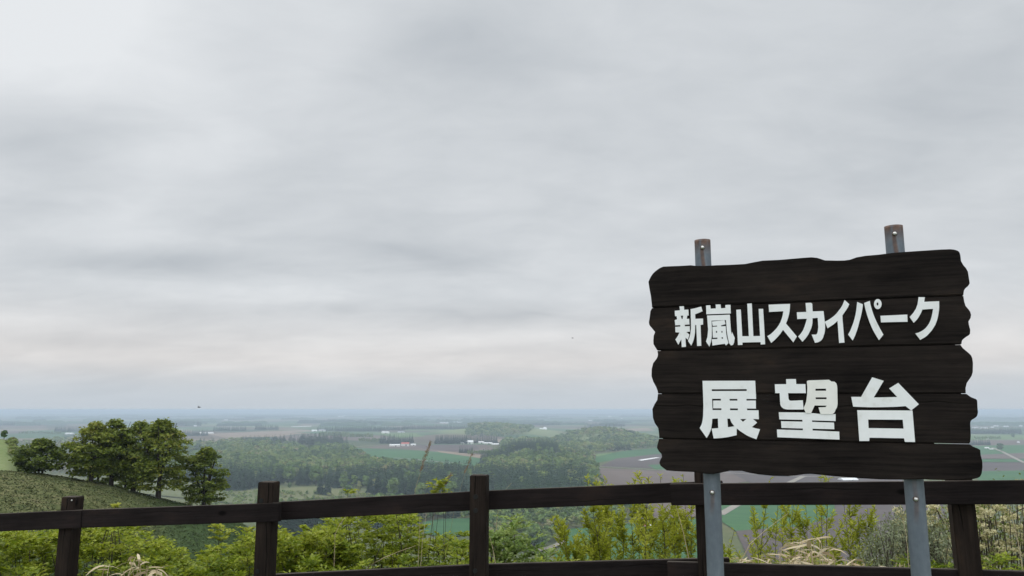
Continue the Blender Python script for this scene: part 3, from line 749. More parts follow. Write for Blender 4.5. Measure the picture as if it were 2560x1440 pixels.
# scrub on the second ridge
n_ = 40; pxs = rng.uniform(14, 52, n_); ds = rng.uniform(196, 210, n_) / np.sqrt(1 + ((pxs - 1280) / F_PX) ** 2); xs = (pxs - 1280) / F_PX * ds * .975; zs = terrain(xs, ds)
hh = rng.uniform(1.2, 2.8, n_) * np.clip((pxs + 60) / 130, .4, 1)
tag(link('ridge_scrub', scatter_mesh('ridge_scrub', DEC, np.stack([xs, ds, zs - .2], -1), hh, rng.uniform(1.2, 1.8, n_), rng.uniform(.1, .45, n_)), m_decid), 'pale fuzzy scrub along the second ridge at left', 'scrub', kind='stuff')
# grass tussocks on the spur
m_gr = leafy('dry_grass', [(0, (.054, .074, .025)), (.4, (.084, .100, .036)), (.7, (.142, .138, .062)), (1, (.22, .195, .105))], .25, .8)
N = 44000
pxs = rng.uniform(-60, 680, N); ds = rng.uniform(58, 88, N) / np.sqrt(1 + ((pxs - 1280) / F_PX) ** 2); xs = (pxs - 1280) / F_PX * ds * .978; zs = terrain(xs, ds)
pat = .5 * np.sin(xs * .9 + 2 * np.sin(ds * .5)) + .5 * np.sin(ds * 1.1 + xs * .35 + 1.5 * np.sin(xs * .6))
dryness = np.clip(.40 + .16 * pat + rng.normal(0, .06, N) - np.clip((pxs - 330) / 500, 0, .3) - np.clip((74 - ds) / 30, 0, .35), 0, 1)
kp = rng.uniform(0, 1, N) < .8
D = np.stack([rng.normal(.7, .4, N), rng.normal(-.4, .3, N), rng.uniform(.03, .28, N)], -1)
V, Qd, T = leaves(np.stack([xs, ds, zs - .03], -1)[kp], D[kp], (rand_dirs(N) * .35 + np.array([0, 0, 1.]))[kp], rng.uniform(.12, .30, N)[kp], rng.uniform(.05, .13, N)[kp], dryness[kp])
tag(link('hill_grass', np_mesh('hill_grass', V, Qd, T), m_gr), 'tufted green and dry grass covering the rounded spur', 'grass', kind='stuff')

# ------------------------------------------------------------------ fence
def wood_mat(name, c1, c2, crack=0.0, axis=0, worn=.5):
    """dark stained timber: long grain, blotchy stain, knots, splits, paler weathered top faces"""
    m, nt, b, _ = new_mat(name); oc = objco(nt)
    oi = nt.nodes.new('ShaderNodeObjectInfo'); rnd = X(nt, oi.outputs['Random'])
    x, y, z = sep(nt, oc)
    a = [x, y, z]; la = a[axis]; cr = [a[q] for q in range(3) if q != axis]
    w0 = noise(nt, comb(nt, la * 2.5 + rnd * 21.0, cr[0] * 6.0, cr[1] * 6.0), 1.0, 3, .5) - .5
    c0, c1_ = cr[0] + w0 * .03, cr[1] + w0 * .03
    g1 = noise(nt, comb(nt, la * 1.3 + rnd * 9.0, c0 * 55.0, c1_ * 55.0), 1.6, 6, .7, .3)          # grain
    g2 = noise(nt, comb(nt, la * 2.6 + rnd * 30.0, cr[0] * 7.0, cr[1] * 7.0), 1.0, 5, .65)             # stain
    c = ramp(nt, g1 * .5 + g2 * .5, [(.36, c1), (.50, tuple((p + q) / 2 for p, q in zip(c1, c2))), (.64, c2)])
    c = mixc(nt, g2.sstep(.55, .70) * .5, c, tuple(q * f for q, f in zip(c2, (1.35, 1.15, .95))))
    vv = nt.nodes.new('ShaderNodeTexVoronoi'); vv.inputs['Scale'].default_value = 1.0
    nt.links.new(comb(nt, la * 5.0 + rnd * 17.0, cr[0] * 9.0, cr[1] * 9.0), vv.inputs['Vector'])
    kn = X(nt, vv.outputs['Distance']).sstep(.17, .06)
    c = mixc(nt, kn * .9, c, tuple(q * .25 for q in c1))
    h = g1 - kn * .5
    w_ = noise(nt, comb(nt, la * 1.6 + rnd * 13.0, 0.0, 0.0), 1.0, 4, .6)
    d = (cr[-1 if axis == 0 else 0] - (w_ - .5) * .09 - (rnd - .5) * .05).ab()
    ck = d.sstep(.0035, .0010) * noise(nt, comb(nt, la * 1.1 + rnd * 5.0, 3.0, 0.0), 1.0, 2).sstep(.50 - .08 * crack, .58 - .08 * crack) * (.4 + .6 * crack)
    c = mixc(nt, ck, c, (.003, .0025, .002)); h = h - ck * 2.0
    gn = nt.nodes.new('ShaderNodeNewGeometry'); nz = sep(nt, gn.outputs['Normal'])[2]
    c = mixc(nt, nz.sstep(.5, .9) * worn * (g2.sstep(.3, .6) * .6 + .4), c, (.105, .090, .075))
    nt.links.new(c, b.inputs['Base Color']); b.inputs['Roughness'].default_value = .85; b.inputs['Specular IOR Level'].default_value = .08
    bump(nt, b, h, .45, .004)
    return m
m_post = wood_mat('brown_post_timber', (.0075, .0056, .0050), (.031, .0225, .0182), 1.0, 2)
m_rail = wood_mat('dark_rail_timber', (.0075, .0060, .0060), (.022, .0165, .0162), 0, 0, .8)
m_hole = simple('bolt_hole_shadow', (.004, .004, .004), (.006, .006, .006), 5.0, .6)
m_steel = simple('galvanised_bolt', (.45, .44, .42), (.62, .61, .58), 30.0, .35, metal=.8)
fence = empty('wooden_fence', (0, 4.1, 0), 'dark brown post and two rail wooden fence running across the viewpoint', 'fence')
def child_at(name, me, m, parent, loc, rot):
    """child placed by a world matrix (parents here have no rotation of their own)"""
    o = link(name, me, m); o.parent = parent
    M = Matrix.LocRotScale(Vector(loc), rot.to_quaternion() if isinstance(rot, Matrix) else rot, None)
    o.matrix_basis = parent_world(parent).inverted() @ M
    return o
def parent_world(o):
    M = o.matrix_basis.copy()
    p = o.parent
    while p is not None: M = p.matrix_basis @ M; p = p.parent
    return M
FENCE_DIR = {}
def post(px, ytop, Z, lean, size, yaw, holes):
    top = P(px, ytop, Z); bot = Vector((top.x + lean, top.y, -.35)); L = (top - bot).length
    bm = box_bm(size, size, L, .004)
    ax = (top - bot).normalized(); q = Vector((0, 0, 1)).rotation_difference(ax).to_matrix() @ Matrix.Rotation(yaw, 3, 'Z')
    o = child_at('post', bm_mesh('post', bm), m_post, fence, (top + bot) / 2, q)
    for hx, dz_, r_ in holes:
        hb = bmesh.new(); bmesh.ops.create_cone(hb, cap_ends=True, segments=16, radius1=r_, radius2=r_, depth=.004)
        h_ = link('bolt_hole', bm_mesh('bolt_hole', hb), m_hole, o); h_.location = (hx, -size / 2 - .0015, L / 2 - dz_); h_.rotation_euler = (R(90), 0, 0)
    return o
p0 = post(-400, 1262, 4.73, 0, .10, -.13, [])
p1 = post(183, 1241, 4.535, -.01, .086, -.13, [])
p2 = post(673, 1204, 4.37, 0, .092, -.14, [(-.02, .100, .013), (-.022, .480, .012)])
p3 = post(1199, 1187, 4.15, 0, .090, -.15, [(-.012, .110, .0125), (-.012, .182, .0125), (-.012, .488, .0125)])
p4 = post(1758, 1160, 3.955, 0, .090, -.18, [])
p5 = post(2392, 1160, 3.64, .03, .098, -.32, [])
p6 = post(3300, 1150, 3.30, 0, .10, -.3, [])
nb = bmesh.new(); bmesh.ops.create_uvsphere(nb, u_segments=12, v_segments=8, radius=.005)
n_ = link('nail', bm_mesh('nail', nb, True), m_steel, p1); n_.location = (.026, -.044, .68)
def rail(a, b, hgt=.100, th=.034, name='rail'):
    """a,b: (px, ytop, Z) of the top edge at both ends"""
    A, B = P(*a), P(*b); L = (B - A).length; u = (B - A).normalized()
    n = Vector((u.y, -u.x, 0)).normalized(); w = u.cross(n) * -1
    if w.z < 0: w = -w
    M = Matrix((u, -n, w)).transposed()
    bm = box_bm(L, th, hgt, .003)
    return child_at(name, bm_mesh(name, bm), m_rail, fence, (A + B) / 2 - w * hgt / 2, M)
rail((-700, 1316, 4.78), (209, 1274.6, 4.46)); rail((210.5, 1274.2, 4.455), (701, 1256.8, 4.30))
rail((668, 1256.5, 4.44), (1199.0, 1227.5, 4.217)); rail((1200.5, 1227.3, 4.217), (1806, 1201.5, 4.015))
rail((1675, 1209.5, 3.915), (2580, 1200, 3.48), .105); rail((2584, 1200, 3.478), (3500, 1193, 3.05), .105)
rail((-700, 1512, 4.78), (209, 1466, 4.46)); rail((210.5, 1466, 4.455), (701, 1447, 4.30))
rail((668, 1436, 4.44), (1199.0, 1410, 4.217)); rail((1200.5, 1410, 4.217), (1823, 1393.5, 4.015))
rail((1668, 1403, 3.915), (2580, 1428, 3.48), .105); rail((2584, 1428, 3.478), (3500, 1462, 3.05), .105)

# ------------------------------------------------------------------ sign
SA = R(20.8)
SU = Vector((math.cos(SA), -math.sin(SA), 0)); SN = Vector((-math.sin(SA), -math.cos(SA), 0))
PR = .03025
pipeL = P(1779, 1182, 2.83)
BP = pipeL + SN * (PR + .031)
sign = empty('lookout_sign', (pipeL.x + .35, pipeL.y - .15, 0), 'dark wooden plank signboard with white Japanese lettering on two steel poles', 'signboard')
SO = BP.copy(); SO.z = 1.55
SM = Matrix((SU, -SN, Vector((0, 0, 1)))).transposed().to_4x4(); SM.translation = SO      # board frame: x along, y away, z up
SMi = SM.inverted()
def on_board(px, py, off=0.0):
    v = SMi @ plane_hit(px, py, BP + SN * off, SN); return (v.x, v.z)
def place(o):
    o.matrix_basis = parent_world(o.parent).inverted() @ SM; return o
m_plank = wood_mat('black_stained_plank', (.0050, .0042, .0040), (.0255, .0200, .0172), .35, 0, .3)
def Zm(ox, oy, s, pts): return [(ox + x / s, oy + y / s) for x, y in pts]
z5 = lambda p: Zm(1600, 540, 4.5, p)
z6 = lambda p: Zm(2040, 540, 4.5, p)
z7 = lambda p: Zm(1600, 860, 4.0, p)
z8 = lambda p: Zm(2040, 860, 4.0, p)
PLANKS = [
    z5([(133, 1026), (130, 985), (120, 900), (105, 820), (93, 740), (105, 710), (120, 680), (140, 650), (165, 625), (190, 605), (225, 582), (260, 567), (350, 563), (440, 560), (510, 556), (570, 552), (620, 558), (720, 560), (860, 552), (1000, 548), (1180, 538), (1280, 518), (1380, 500), (1560, 492), (1700, 480), (1850, 467), (1930, 462)])
    + z6([(10, 468), (50, 480), (100, 497), (240, 500), (320, 498), (380, 490), (460, 462), (560, 445), (700, 433), (870, 412), (1050, 398), (1250, 385), (1400, 375), (1510, 371), (1550, 375), (1580, 382), (1602, 392), (1615, 405), (1623, 425), (1628, 450), (1634, 505), (1660, 550), (1690, 585), (1712, 625), (1722, 690), (1732, 755), (1715, 785), (1680, 815), (1668, 835), (1665, 850), (1660, 889)]),
    z5([(133, 1036), (115, 1070), (108, 1130), (98, 1195), (102, 1220), (110, 1235), (140, 1270), (168, 1305), (152, 1345), (148, 1400)]) + z7([(133, 0), (150, 30), (170, 61)])[0:3]
    + list(reversed(z6([(1660, 898), (1670, 960), (1685, 1010), (1720, 1050), (1738, 1078), (1747, 1110), (1742, 1145), (1718, 1185), (1722, 1220), (1738, 1280), (1735, 1325), (1720, 1342), (1690, 1360), (1660, 1383), (1645, 1400), (1638, 1440)]))),
    z7([(172, 69), (178, 100), (174, 125), (165, 145), (130, 190), (115, 250), (113, 320), (130, 375), (160, 430), (175, 470), (178, 494)]) + list(reversed(z8([(1447, 8), (1470, 40), (1530, 90), (1552, 112), (1565, 140), (1572, 190), (1570, 280), (1560, 315), (1545, 340), (1510, 390), (1498, 440), (1500, 492)]))),
    z7([(178, 499), (170, 560), (145, 600), (122, 650), (128, 740), (145, 790), (180, 840), (188, 890), (190, 942)]) + list(reversed(z8([(1505, 498), (1550, 530), (1600, 550), (1612, 560), (1615, 575), (1618, 640), (1622, 680), (1618, 705), (1610, 725), (1590, 742), (1565, 755), (1550, 770), (1545, 790), (1548, 860), (1550, 920), (1545, 980), (1530, 997)]))),
    list(reversed(z7([(188, 950), (172, 1010), (168, 1040), (185, 1070), (212, 1100), (218, 1130), (200, 1160), (192, 1190), (205, 1220), (265, 1265), (350, 1272), (480, 1278), (560, 1282), (650, 1298), (740, 1300), (820, 1285), (900, 1268), (1020, 1270), (1100, 1290), (1180, 1305), (1330, 1318), (1480, 1322), (1560, 1315), (1640, 1302), (1700, 1300)])
    + z8([(0, 1304), (150, 1320), (330, 1335), (480, 1345), (650, 1355), (880, 1358), (1060, 1352), (1150, 1358), (1300, 1362), (1480, 1360), (1580, 1350), (1620, 1340), (1640, 1330), (1652, 1312), (1660, 1290), (1668, 1230), (1665, 1170), (1650, 1115), (1645, 1060), (1620, 1045), (1570, 1025), (1545, 1006)])))]
TONGUE = [((133, 1030), (1660, 893)), ((170, 65), (1440, 5)), ((178, 497), (1500, 495)), ((190, 946), (1535, 1000))]
TONGUE = [(z5([TONGUE[0][0]])[0], z6([TONGUE[0][1]])[0])] + [(z7([a])[0], z8([b_])[0]) for a, b_ in TONGUE[1:]]
for pi_, pts in enumerate(PLANKS):
    uv = [on_board(*p) for p in pts]
    bm = bmesh.new(); vs_ = [bm.verts.new((u, 0, w)) for u, w in uv]; f = bm.faces.new(vs_); f.normal_update()
    if f.normal.y > 0: f.normal_flip()
    ext = bmesh.ops.extrude_face_region(bm, geom=[f]); f2 = [e for e in ext['geom'] if isinstance(e, bmesh.types.BMVert)]
    bmesh.ops.translate(bm, vec=(0, .03, 0), verts=f2)
    bmesh.ops.recalc_face_normals(bm, faces=bm.faces)
    front = [e for e in bm.edges if all(abs(v.co.y) < 1e-6 for v in e.verts)]
    bmesh.ops.bevel(bm, geom=front, offset=.0035, segments=2, affect='EDGES')
    if pi_ < 4:                                            # half-lap tongue closing the joint from behind
        (ua, wa), (ub, wb) = on_board(*TONGUE[pi_][0]), on_board(*TONGUE[pi_][1])
        ua += .012; ub -= .10 if pi_ == 3 else .012
        wb = wa + (wb - wa) * (ub - ua) / max(ub - ua + (.10 if pi_ == 3 else .012), .1)
        q = [bm.verts.new((u_, y_, w_ + dz_)) for y_ in (.012, .024) for u_, w_ in ((ua, wa), (ub, wb)) for dz_ in (-.012, .012)]
        for f_ in ((0, 2, 3, 1), (4, 5, 7, 6), (0, 4, 6, 2), (1, 3, 7, 5), (0, 1, 5, 4), (2, 6, 7, 3)): bm.faces.new([q[v_] for v_ in f_])
    place(link('plank', bm_mesh('plank', bm), m_plank, sign))

m_white, nt, b, _ = new_mat('white_lettering')
oc = objco(nt); f1 = noise(nt, oc, 9.0, 4, .6); f2 = noise(nt, oc, 60.0, 3, .6)
nt.links.new(ramp(nt, f1 * .7 + f2 * .3, [(.32, (.66, .66, .63)), (.45, (.76, .77, .76)), (.7, (.82, .83, .83))]), b.inputs['Base Color'])
b.inputs['Roughness'].default_value = .5
m_patch = simple('yellowed_lettering', (.72, .71, .66), (.80, .79, .74), 20.0, .5)
def letter(loops_list, thick=.004, off=.006, mats=None, label=None):
    """loops_list: pieces; each piece = [outline, hole, hole...] in photo pixels"""
    o = None; V, Fc = [], []
    for pi, loops in enumerate(loops_list):
        ofs = off + .0012 * pi
        L2 = [[on_board(px, py, ofs) for px, py in lp] for lp in loops]
        tri = tessellate_polygon([[Vector((u, w, 0)) for u, w in lp] for lp in L2])
        flat = [p for lp in L2 for p in lp]; n0 = len(V); N_ = len(flat)
        V += [(u, -ofs, w) for u, w in flat] + [(u, -ofs + thick, w) for u, w in flat]
        for t in tri:
            a, b_, c = (Vector((flat[q][0], flat[q][1])) for q in t)
            ccw = (b_ - a).cross(c - a) > 0
            tt_ = t if ccw else (t[0], t[2], t[1])
            Fc.append([n0 + q for q in tt_]); Fc.append([n0 + N_ + q for q in reversed(tt_)])
        s = 0
        for lp in L2:
            k_ = len(lp)
            for q in range(k_):
                a, b_ = n0 + s + q, n0 + s + (q + 1) % k_; Fc.append([a, b_, b_ + N_, a + N_])
            s += k_
    me = bpy.data.meshes.new('letter'); me.from_pydata(V, [], Fc); me.validate()
    bm = bmesh.new(); bm.from_mesh(me); bmesh.ops.recalc_face_normals(bm, faces=bm.faces); bm.to_mesh(me); bm.free()
    o = place(link('letter', me, m_white, sign))
    if label: o['label'] = label
    return o
A_ = lambda p: Zm(1660, 720, 7.1111, p)
B_ = lambda p: Zm(2010, 720, 7.1111, p)
C_ = lambda p: Zm(1720, 920, 6.4, p)
D_ = lambda p: Zm(2000, 920, 6.4, p)
def sm(pts, idx, n=3):
    return pts
def ell(cx, cy, rx, ry, n=20): return [(cx + rx * math.cos(2 * math.pi * q / n), cy + ry * math.sin(2 * math.pi * q / n)) for q in range(n)]
letter([[A_([(275, 327), (352, 323), (358, 388), (432, 383), (438, 487), (412, 490), (402, 550), (446, 546), (452, 648), (368, 652), (370, 680), (456, 676), (458, 776), (396, 780), (450, 828), (424, 918), (380, 882), (389, 1045), (316, 1050), (308, 908), (253, 1008), (203, 915), (245, 855), (275, 790), (203, 786), (200, 690), (290, 684), (289, 658), (200, 664), (190, 572), (234, 556), (224, 500), (196, 500), (190, 405), (283, 396)]),
         A_([(296, 492), (340, 489), (330, 552), (314, 552)])],
        ])
letter([[A_([(472, 376), (560, 358), (662, 330), (684, 412), (620, 440), (552, 466), (556, 548), (692, 543), (694, 650), (648, 656), (662, 1027), (588, 1031), (574, 656), (555, 656), (550, 790), (530, 910), (508, 970), (482, 1023), (426, 938), (450, 890), (466, 830), (480, 720), (478, 560)])]])
letter([[A_([(748, 312), (822, 306), (828, 368), (922, 362), (918, 294), (1005, 292), (1012, 362), (1093, 355), (1088, 302), (1180, 298), (1188, 452), (752, 466)])],
        [A_([(765, 490), (1171, 474), (1178, 600), (1190, 760), (1200, 825), (1209, 780), (1256, 886), (1245, 970), (1225, 1012), (1190, 1020), (1160, 985), (1134, 880), (1116, 760), (1108, 640), (1100, 568), (842, 580), (850, 700), (848, 850), (836, 950), (806, 1042), (747, 950), (772, 870), (784, 740), (774, 600)])],
        [A_([(852, 595), (1075, 572), (1094, 640), (1015, 664), (1018, 682), (1096, 676), (1102, 790), (1116, 880), (1146, 978), (1100, 1022), (1080, 990), (860, 1022), (850, 910), (948, 905), (950, 880), (868, 884), (860, 690), (945, 684), (943, 668), (866, 672)]),
         A_([(922, 762), (944, 762), (944, 796), (922, 796)]), A_([(1020, 762), (1040, 762), (1040, 794), (1020, 794)]), A_([(1022, 872), (1040, 872), (1052, 890), (1048, 900), (1024, 902)])]])
letter([[A_([(1285, 388), (1365, 382), (1390, 858), (1508, 856), (1480, 278), (1560, 274), (1588, 856), (1708, 852), (1682, 372), (1762, 370), (1798, 1000), (1718, 1004), (1716, 962), (1394, 968), (1394, 1012), (1314, 1014)])]])
letter([[A_([(1860, 296), (2242, 282), (2238, 350), (2230, 420), (2220, 475), (2205, 530), (2188, 582), (2168, 630), (2362, 862), (2298, 966), (2115, 742), (2072, 808), (2020, 870), (1965, 925), (1905, 976), (1836, 856), (1898, 818), (1950, 770), (2000, 718), (2040, 660), (2072, 602), (2095, 540), (2112, 476), (2122, 412), (1868, 425)])]])
letter([[B_([(-127, 432), (40, 425), (28, 266), (125, 262), (146, 280), (154, 416), (348, 410), (362, 540), (372, 620), (376, 700), (372, 760), (365, 800), (340, 880), (322, 912), (300, 935), (275, 952), (250, 963), (196, 975), (136, 828), (205, 828), (222, 822), (232, 810), (242, 785), (248, 755), (254, 690), (244, 530), (152, 536), (150, 620), (142, 668), (130, 710), (80, 820), (50, 866), (20, 905), (-27, 956), (-104, 862), (-58, 812), (-19, 755), (8, 690), (30, 620), (51, 546), (-121, 552)])]])
letter([[B_([(722, 212), (805, 288), (780, 345), (750, 390), (684, 485), (684, 540), (720, 970), (624, 976), (596, 582), (560, 618), (520, 650), (420, 716), (370, 600), (432, 568), (490, 530), (540, 490), (580, 450), (650, 360), (680, 312), (700, 265)])]])
letter([[B_([(946, 248), (1046, 290), (1040, 360), (1025, 440), (1008, 520), (985, 600), (964, 682), (940, 760), (908, 850), (866, 932), (784, 826), (820, 764), (850, 690), (878, 618), (900, 540), (918, 465), (930, 390)])],
        [B_([(1070, 265), (1170, 228), (1180, 285), (1195, 340), (1212, 405), (1235, 470), (1262, 538), (1290, 600), (1345, 710), (1412, 830), (1334, 928), (1288, 854), (1240, 770), (1208, 706), (1180, 640), (1148, 558), (1120, 470), (1092, 370)])],
        [B_(ell(1312, 285, 68, 90)), B_(ell(1307, 283, 17, 29, 12))]])
letter([[B_([(1360, 494), (1836, 472), (1842, 600), (1370, 610)])]])
letter([[B_([(2038, 162), (2148, 164), (2138, 246), (2402, 234), (2404, 330), (2400, 395), (2392, 450), (2378, 525), (2360, 590), (2334, 655), (2300, 710), (2268, 760), (2230, 800), (2192, 842), (2150, 875), (2068, 922), (1980, 806), (2032, 794), (2080, 772), (2122, 746), (2160, 715), (2195, 675), (2225, 630), (2250, 578), (2268, 520), (2284, 450), (2296, 370), (2104, 382), (2086, 432), (2060, 480), (2036, 522), (2010, 560), (1952, 618), (1878, 514), (1912, 478), (1945, 440), (1990, 370), (2020, 290)])]])
letter([[C_([(232, 205), (1074, 203), (1090, 497), (934, 495), (936, 521), (1084, 520), (1086, 650), (942, 648), (944, 675), (1128, 676), (1134, 820), (1040, 816), (1105, 874), (1022, 946), (1084, 966), (1152, 980), (1094, 1140), (1000, 1105), (940, 1078), (890, 1045), (832, 1008), (778, 965), (778, 1075), (640, 1105), (530, 1120), (410, 1127), (378, 970), (484, 962), (478, 808), (388, 812), (384, 880), (372, 960), (360, 1002), (345, 1040), (324, 1080), (298, 1120), (186, 960), (210, 920), (225, 880), (236, 820), (242, 760), (246, 600), (240, 400)]),
         C_([(380, 340), (938, 338), (940, 367), (380, 369)]), C_([(385, 493), (525, 493), (526, 521), (402, 521), (404, 645), (534, 645), (536, 672), (392, 672)]),
         C_([(664, 495), (790, 495), (790, 522), (664, 522)]), C_([(672, 647), (798, 647), (798, 675), (672, 675)]),
         C_([(628, 810), (672, 810), (684, 846), (700, 880), (742, 932), (638, 948)]), C_([(834, 818), (935, 814), (878, 862)])]])
letter([[C_([(1452, 708), (1885, 712), (2120, 735), (2362, 738), (2362, 850), (1985, 838), (1985, 862), (2336, 874), (2342, 980), (1992, 972), (1994, 1000), (2420, 1018), (2424, 1146), (1430, 1108), (1422, 984), (1838, 996), (1838, 968), (1495, 958), (1488, 852), (1832, 858), (1830, 830), (1462, 822)])],
        [C_([(1570, 178), (1726, 176), (1732, 257), (1878, 258), (1886, 402), (1602, 402), (1608, 490), (1620, 515), (1645, 524), (1838, 516), (1848, 664), (1590, 664), (1560, 660), (1535, 652), (1514, 640), (1498, 625), (1484, 602), (1476, 575), (1466, 402), (1396, 402), (1388, 260), (1572, 258)])]], label='clean white lettering')
lt = letter([[C_([(1902, 212), (1912, 204), (1935, 198), (2255, 188), (2295, 216), (2340, 218), (2362, 234), (2375, 250), (2384, 282), (2388, 320), (2394, 560), (2390, 605), (2380, 640), (2362, 665), (2350, 700), (2334, 722), (2310, 738), (2120, 738), (2088, 630), (2200, 625), (2220, 602), (2026, 600), (1970, 724), (1885, 716), (1848, 640), (1872, 590), (1890, 540), (1905, 430), (1910, 320)]),
         C_([(2040, 332), (2208, 330), (2210, 364), (2040, 364)]), C_([(2042, 470), (2216, 468), (2218, 498), (2044, 498)])]], off=.0085, label='patched yellowish lettering wrapped in tape')
lt.data.materials[0] = m_patch
letter([[D_([(1155, 148), (1340, 205), (1180, 472), (1555, 464), (1428, 326), (1572, 238), (1902, 580), (1780, 678), (1690, 610), (1550, 620), (1400, 625), (1250, 628), (1100, 628), (850, 618), (820, 462), (978, 462)])],
        [D_([(916, 675), (1800, 680), (1842, 1185), (1680, 1182), (1664, 1125), (1112, 1115), (1108, 1168), (950, 1168)]), D_([(1090, 825), (1645, 828), (1658, 970), (1098, 962)])]])

# poles
m_pole, nt, b, _ = new_mat('galvanised_steel_pole')
oc = objco(nt); x, y, z = sep(nt, oc)
g1 = noise(nt, scaled(nt, oc, (14, 14, 2.5)), 1.0, 5, .65); g2 = noise(nt, oc, 45.0, 4, .6)
base = ramp(nt, g1 * .7 + g2 * .3, [(.32, (.085, .105, .125)), (.55, (.135, .160, .185)), (.72, (.19, .21, .23))])
wob = (noise(nt, comb(nt, z * 9.0, 0.0, 0.0), 1.0, 3) - .5) * .02
run = (x + .004 - wob).ab().sstep(.011, .003) * (y * -1.0).sstep(0.0, .01)        # rust run under the bolts
at = nt.nodes.new('ShaderNodeAttribute'); at.attribute_name = 'rust'; rust = X(nt, at.outputs['Fac'])
rim = noise(nt, scaled(nt, oc, (40, 40, 6)), 1.0, 4, .6)
rmask = (rust * 1.15 * (rim.sstep(.28, .55) * .7 + .3)).mn(1.0)
at2 = nt.nodes.new('ShaderNodeAttribute'); at2.attribute_name = 'streak'; rmask = rmask.mx(run * X(nt, at2.outputs['Fac']))
rc = ramp(nt, g2, [(.3, (.055, .026, .016)), (.7, (.15, .075, .042))])
nt.links.new(mixc(nt, rmask * .85, base, rc), b.inputs['Base Color']); b.inputs['Roughness'].default_value = .55; b.inputs['Metallic'].default_value = .15
def pole(pc, ytop, ybolt_px, bolts):
    top = plane_hit(pc[0], ytop, Vector((pc[2].x, pc[2].y, 0)), Vector((0, -1, 0)))
    zt = top.z; zb = -.4; zl = np.unique(np.concatenate([np.linspace(zb, zt - .35, 20), np.linspace(zt - .35, zt, 40), np.linspace(.9, 1.25, 40)]))
    zl = zl[(zl <= zt)]; n = 28; th = np.linspace(0, 2 * np.pi, n, endpoint=False)
    rings_ = [(PR - .003, zt - .05), (PR - .003, zt)] + [(PR, q) for q in zl[::-1]]
    V = np.array([[r_ * math.cos(a), r_ * math.sin(a), q] for r_, q in rings_ for a in th]); m_ = len(rings_)
    Qs = [[a * n + c, (a + 1) * n + c, (a + 1) * n + (c + 1) % n, a * n + (c + 1) % n] for a in range(m_ - 1) for c in range(n)]
    me = np_mesh('pole', V, Qs, None, True)
    zz = V[:, 2]; ru = np.clip((zz - (zt - .07)) / .065, 0, 1) ** 1.3
    st = np.zeros(len(V))
    zs = []
    for by in bolts:
        bz = plane_hit(pc[0], by, Vector((pc[2].x, pc[2].y - PR, 0)), Vector((0, -1, 0))).z; zs.append(bz)
        ln = .085 if by > 1000 else .15
        st = np.maximum(st, np.where((zz < bz) & (zz > bz - ln), np.clip((zz - bz + ln) / (ln * .5), 0, 1), 0) * (.55 if by > 1000 else .9))
    for nm_, ar in (('rust', ru), ('streak', st)):
        q_ = me.attributes.new(nm_, 'FLOAT', 'POINT'); q_.data.foreach_set('value', ar.astype(np.float32))
    lx, ly = pc[2].x, pc[2].y
    view = math.atan2(lx, ly)
    o = child_at('pole', me, m_pole, sign, (lx, ly, 0), Matrix.Rotation(-view * .6, 3, 'Z'))
    for bz in zs:
        bb = bmesh.new(); bmesh.ops.create_uvsphere(bb, u_segments=16, v_segments=10, radius=.0068)
        bmesh.ops.scale(bb, vec=(1, .75, 1), verts=bb.verts)
        wb = bmesh.new(); bmesh.ops.create_cone(wb, cap_ends=True, segments=20, radius1=.0085, radius2=.0085, depth=.004)
        bmesh.ops.rotate(wb, matrix=Matrix.Rotation(R(90), 3, 'X'), verts=wb.verts)
        bl = link('bolt', bm_mesh('bolt', bb, True), m_steel, o); bl.location = (-.004, -PR - .005, bz)
        wl = link('washer', bm_mesh('washer', wb), m_rustw, bl); wl.location = (0, .005, 0)
    return o
m_rustw = simple('rusty_washer', (.07, .045, .035), (.15, .11, .085), 60.0, .6, metal=.4)
pipeR_dir = ray(2284, 1200)
PB = pipeL; tR = (PB - EYE).dot(SN) / pipeR_dir.dot(SN); pipeR = EYE + pipeR_dir * tR
pole((1757, 0, pipeL), 601, None, [619, 1231]); pole((2234.5, 0, pipeR), 566, None, [584, 1248])
# ------------------------------------------------------------------ plants beyond the fence
m_lf = leafy('spring_leaves', [(0, (.050, .080, .010)), (.35, (.13, .190, .014)), (.65, (.27, .32, .022)), (1, (.38, .385, .055))], .40, .5)
m_lf2 = leafy('green_leaves', [(0, (.060, .110, .025)), (.5, (.145, .225, .045)), (1, (.30, .36, .10))], .35, .5)
m_wil = leafy('willow_leaves', [(0, (.095, .135, .014)), (.45, (.32, .36, .026)), (1, (.52, .51, .080))], .42, .5)
m_sil = leafy('silver_leaves', [(0, (.085, .105, .060)), (.5, (.21, .24, .14)), (1, (.40, .42, .28))], .3, .6)
m_sil2 = leafy('pale_green_leaves', [(0, (.065, .095, .022)), (.5, (.17, .21, .050)), (1, (.33, .35, .12))], .35, .6)
m_flw = leafy('cream_flowers', [(0, (.24, .24, .10)), (.4, (.50, .46, .24)), (1, (.75, .70, .48))], .3, .7)
m_twig = simple('twig_bark', (.035, .027, .020), (.085, .068, .050), 20.0, .8)
m_pale = leafy('dry_grass_blades', [(0, (.28, .21, .115)), (.5, (.50, .40, .25)), (1, (.70, .61, .43))], .3, .7)
def gz(x, y): return float(terrain(x, y, False))
def curve(a, b, sag=0.0, side=(0, 0, 0), n=6):
    a, b = np.array(a, float), np.array(b, float); s = np.linspace(0, 1, n)[:, None]
    return a * (1 - s) + b * s + np.array(side) * np.sin(np.pi * s) + np.array([0, 0, sag]) * np.sin(np.pi * s)
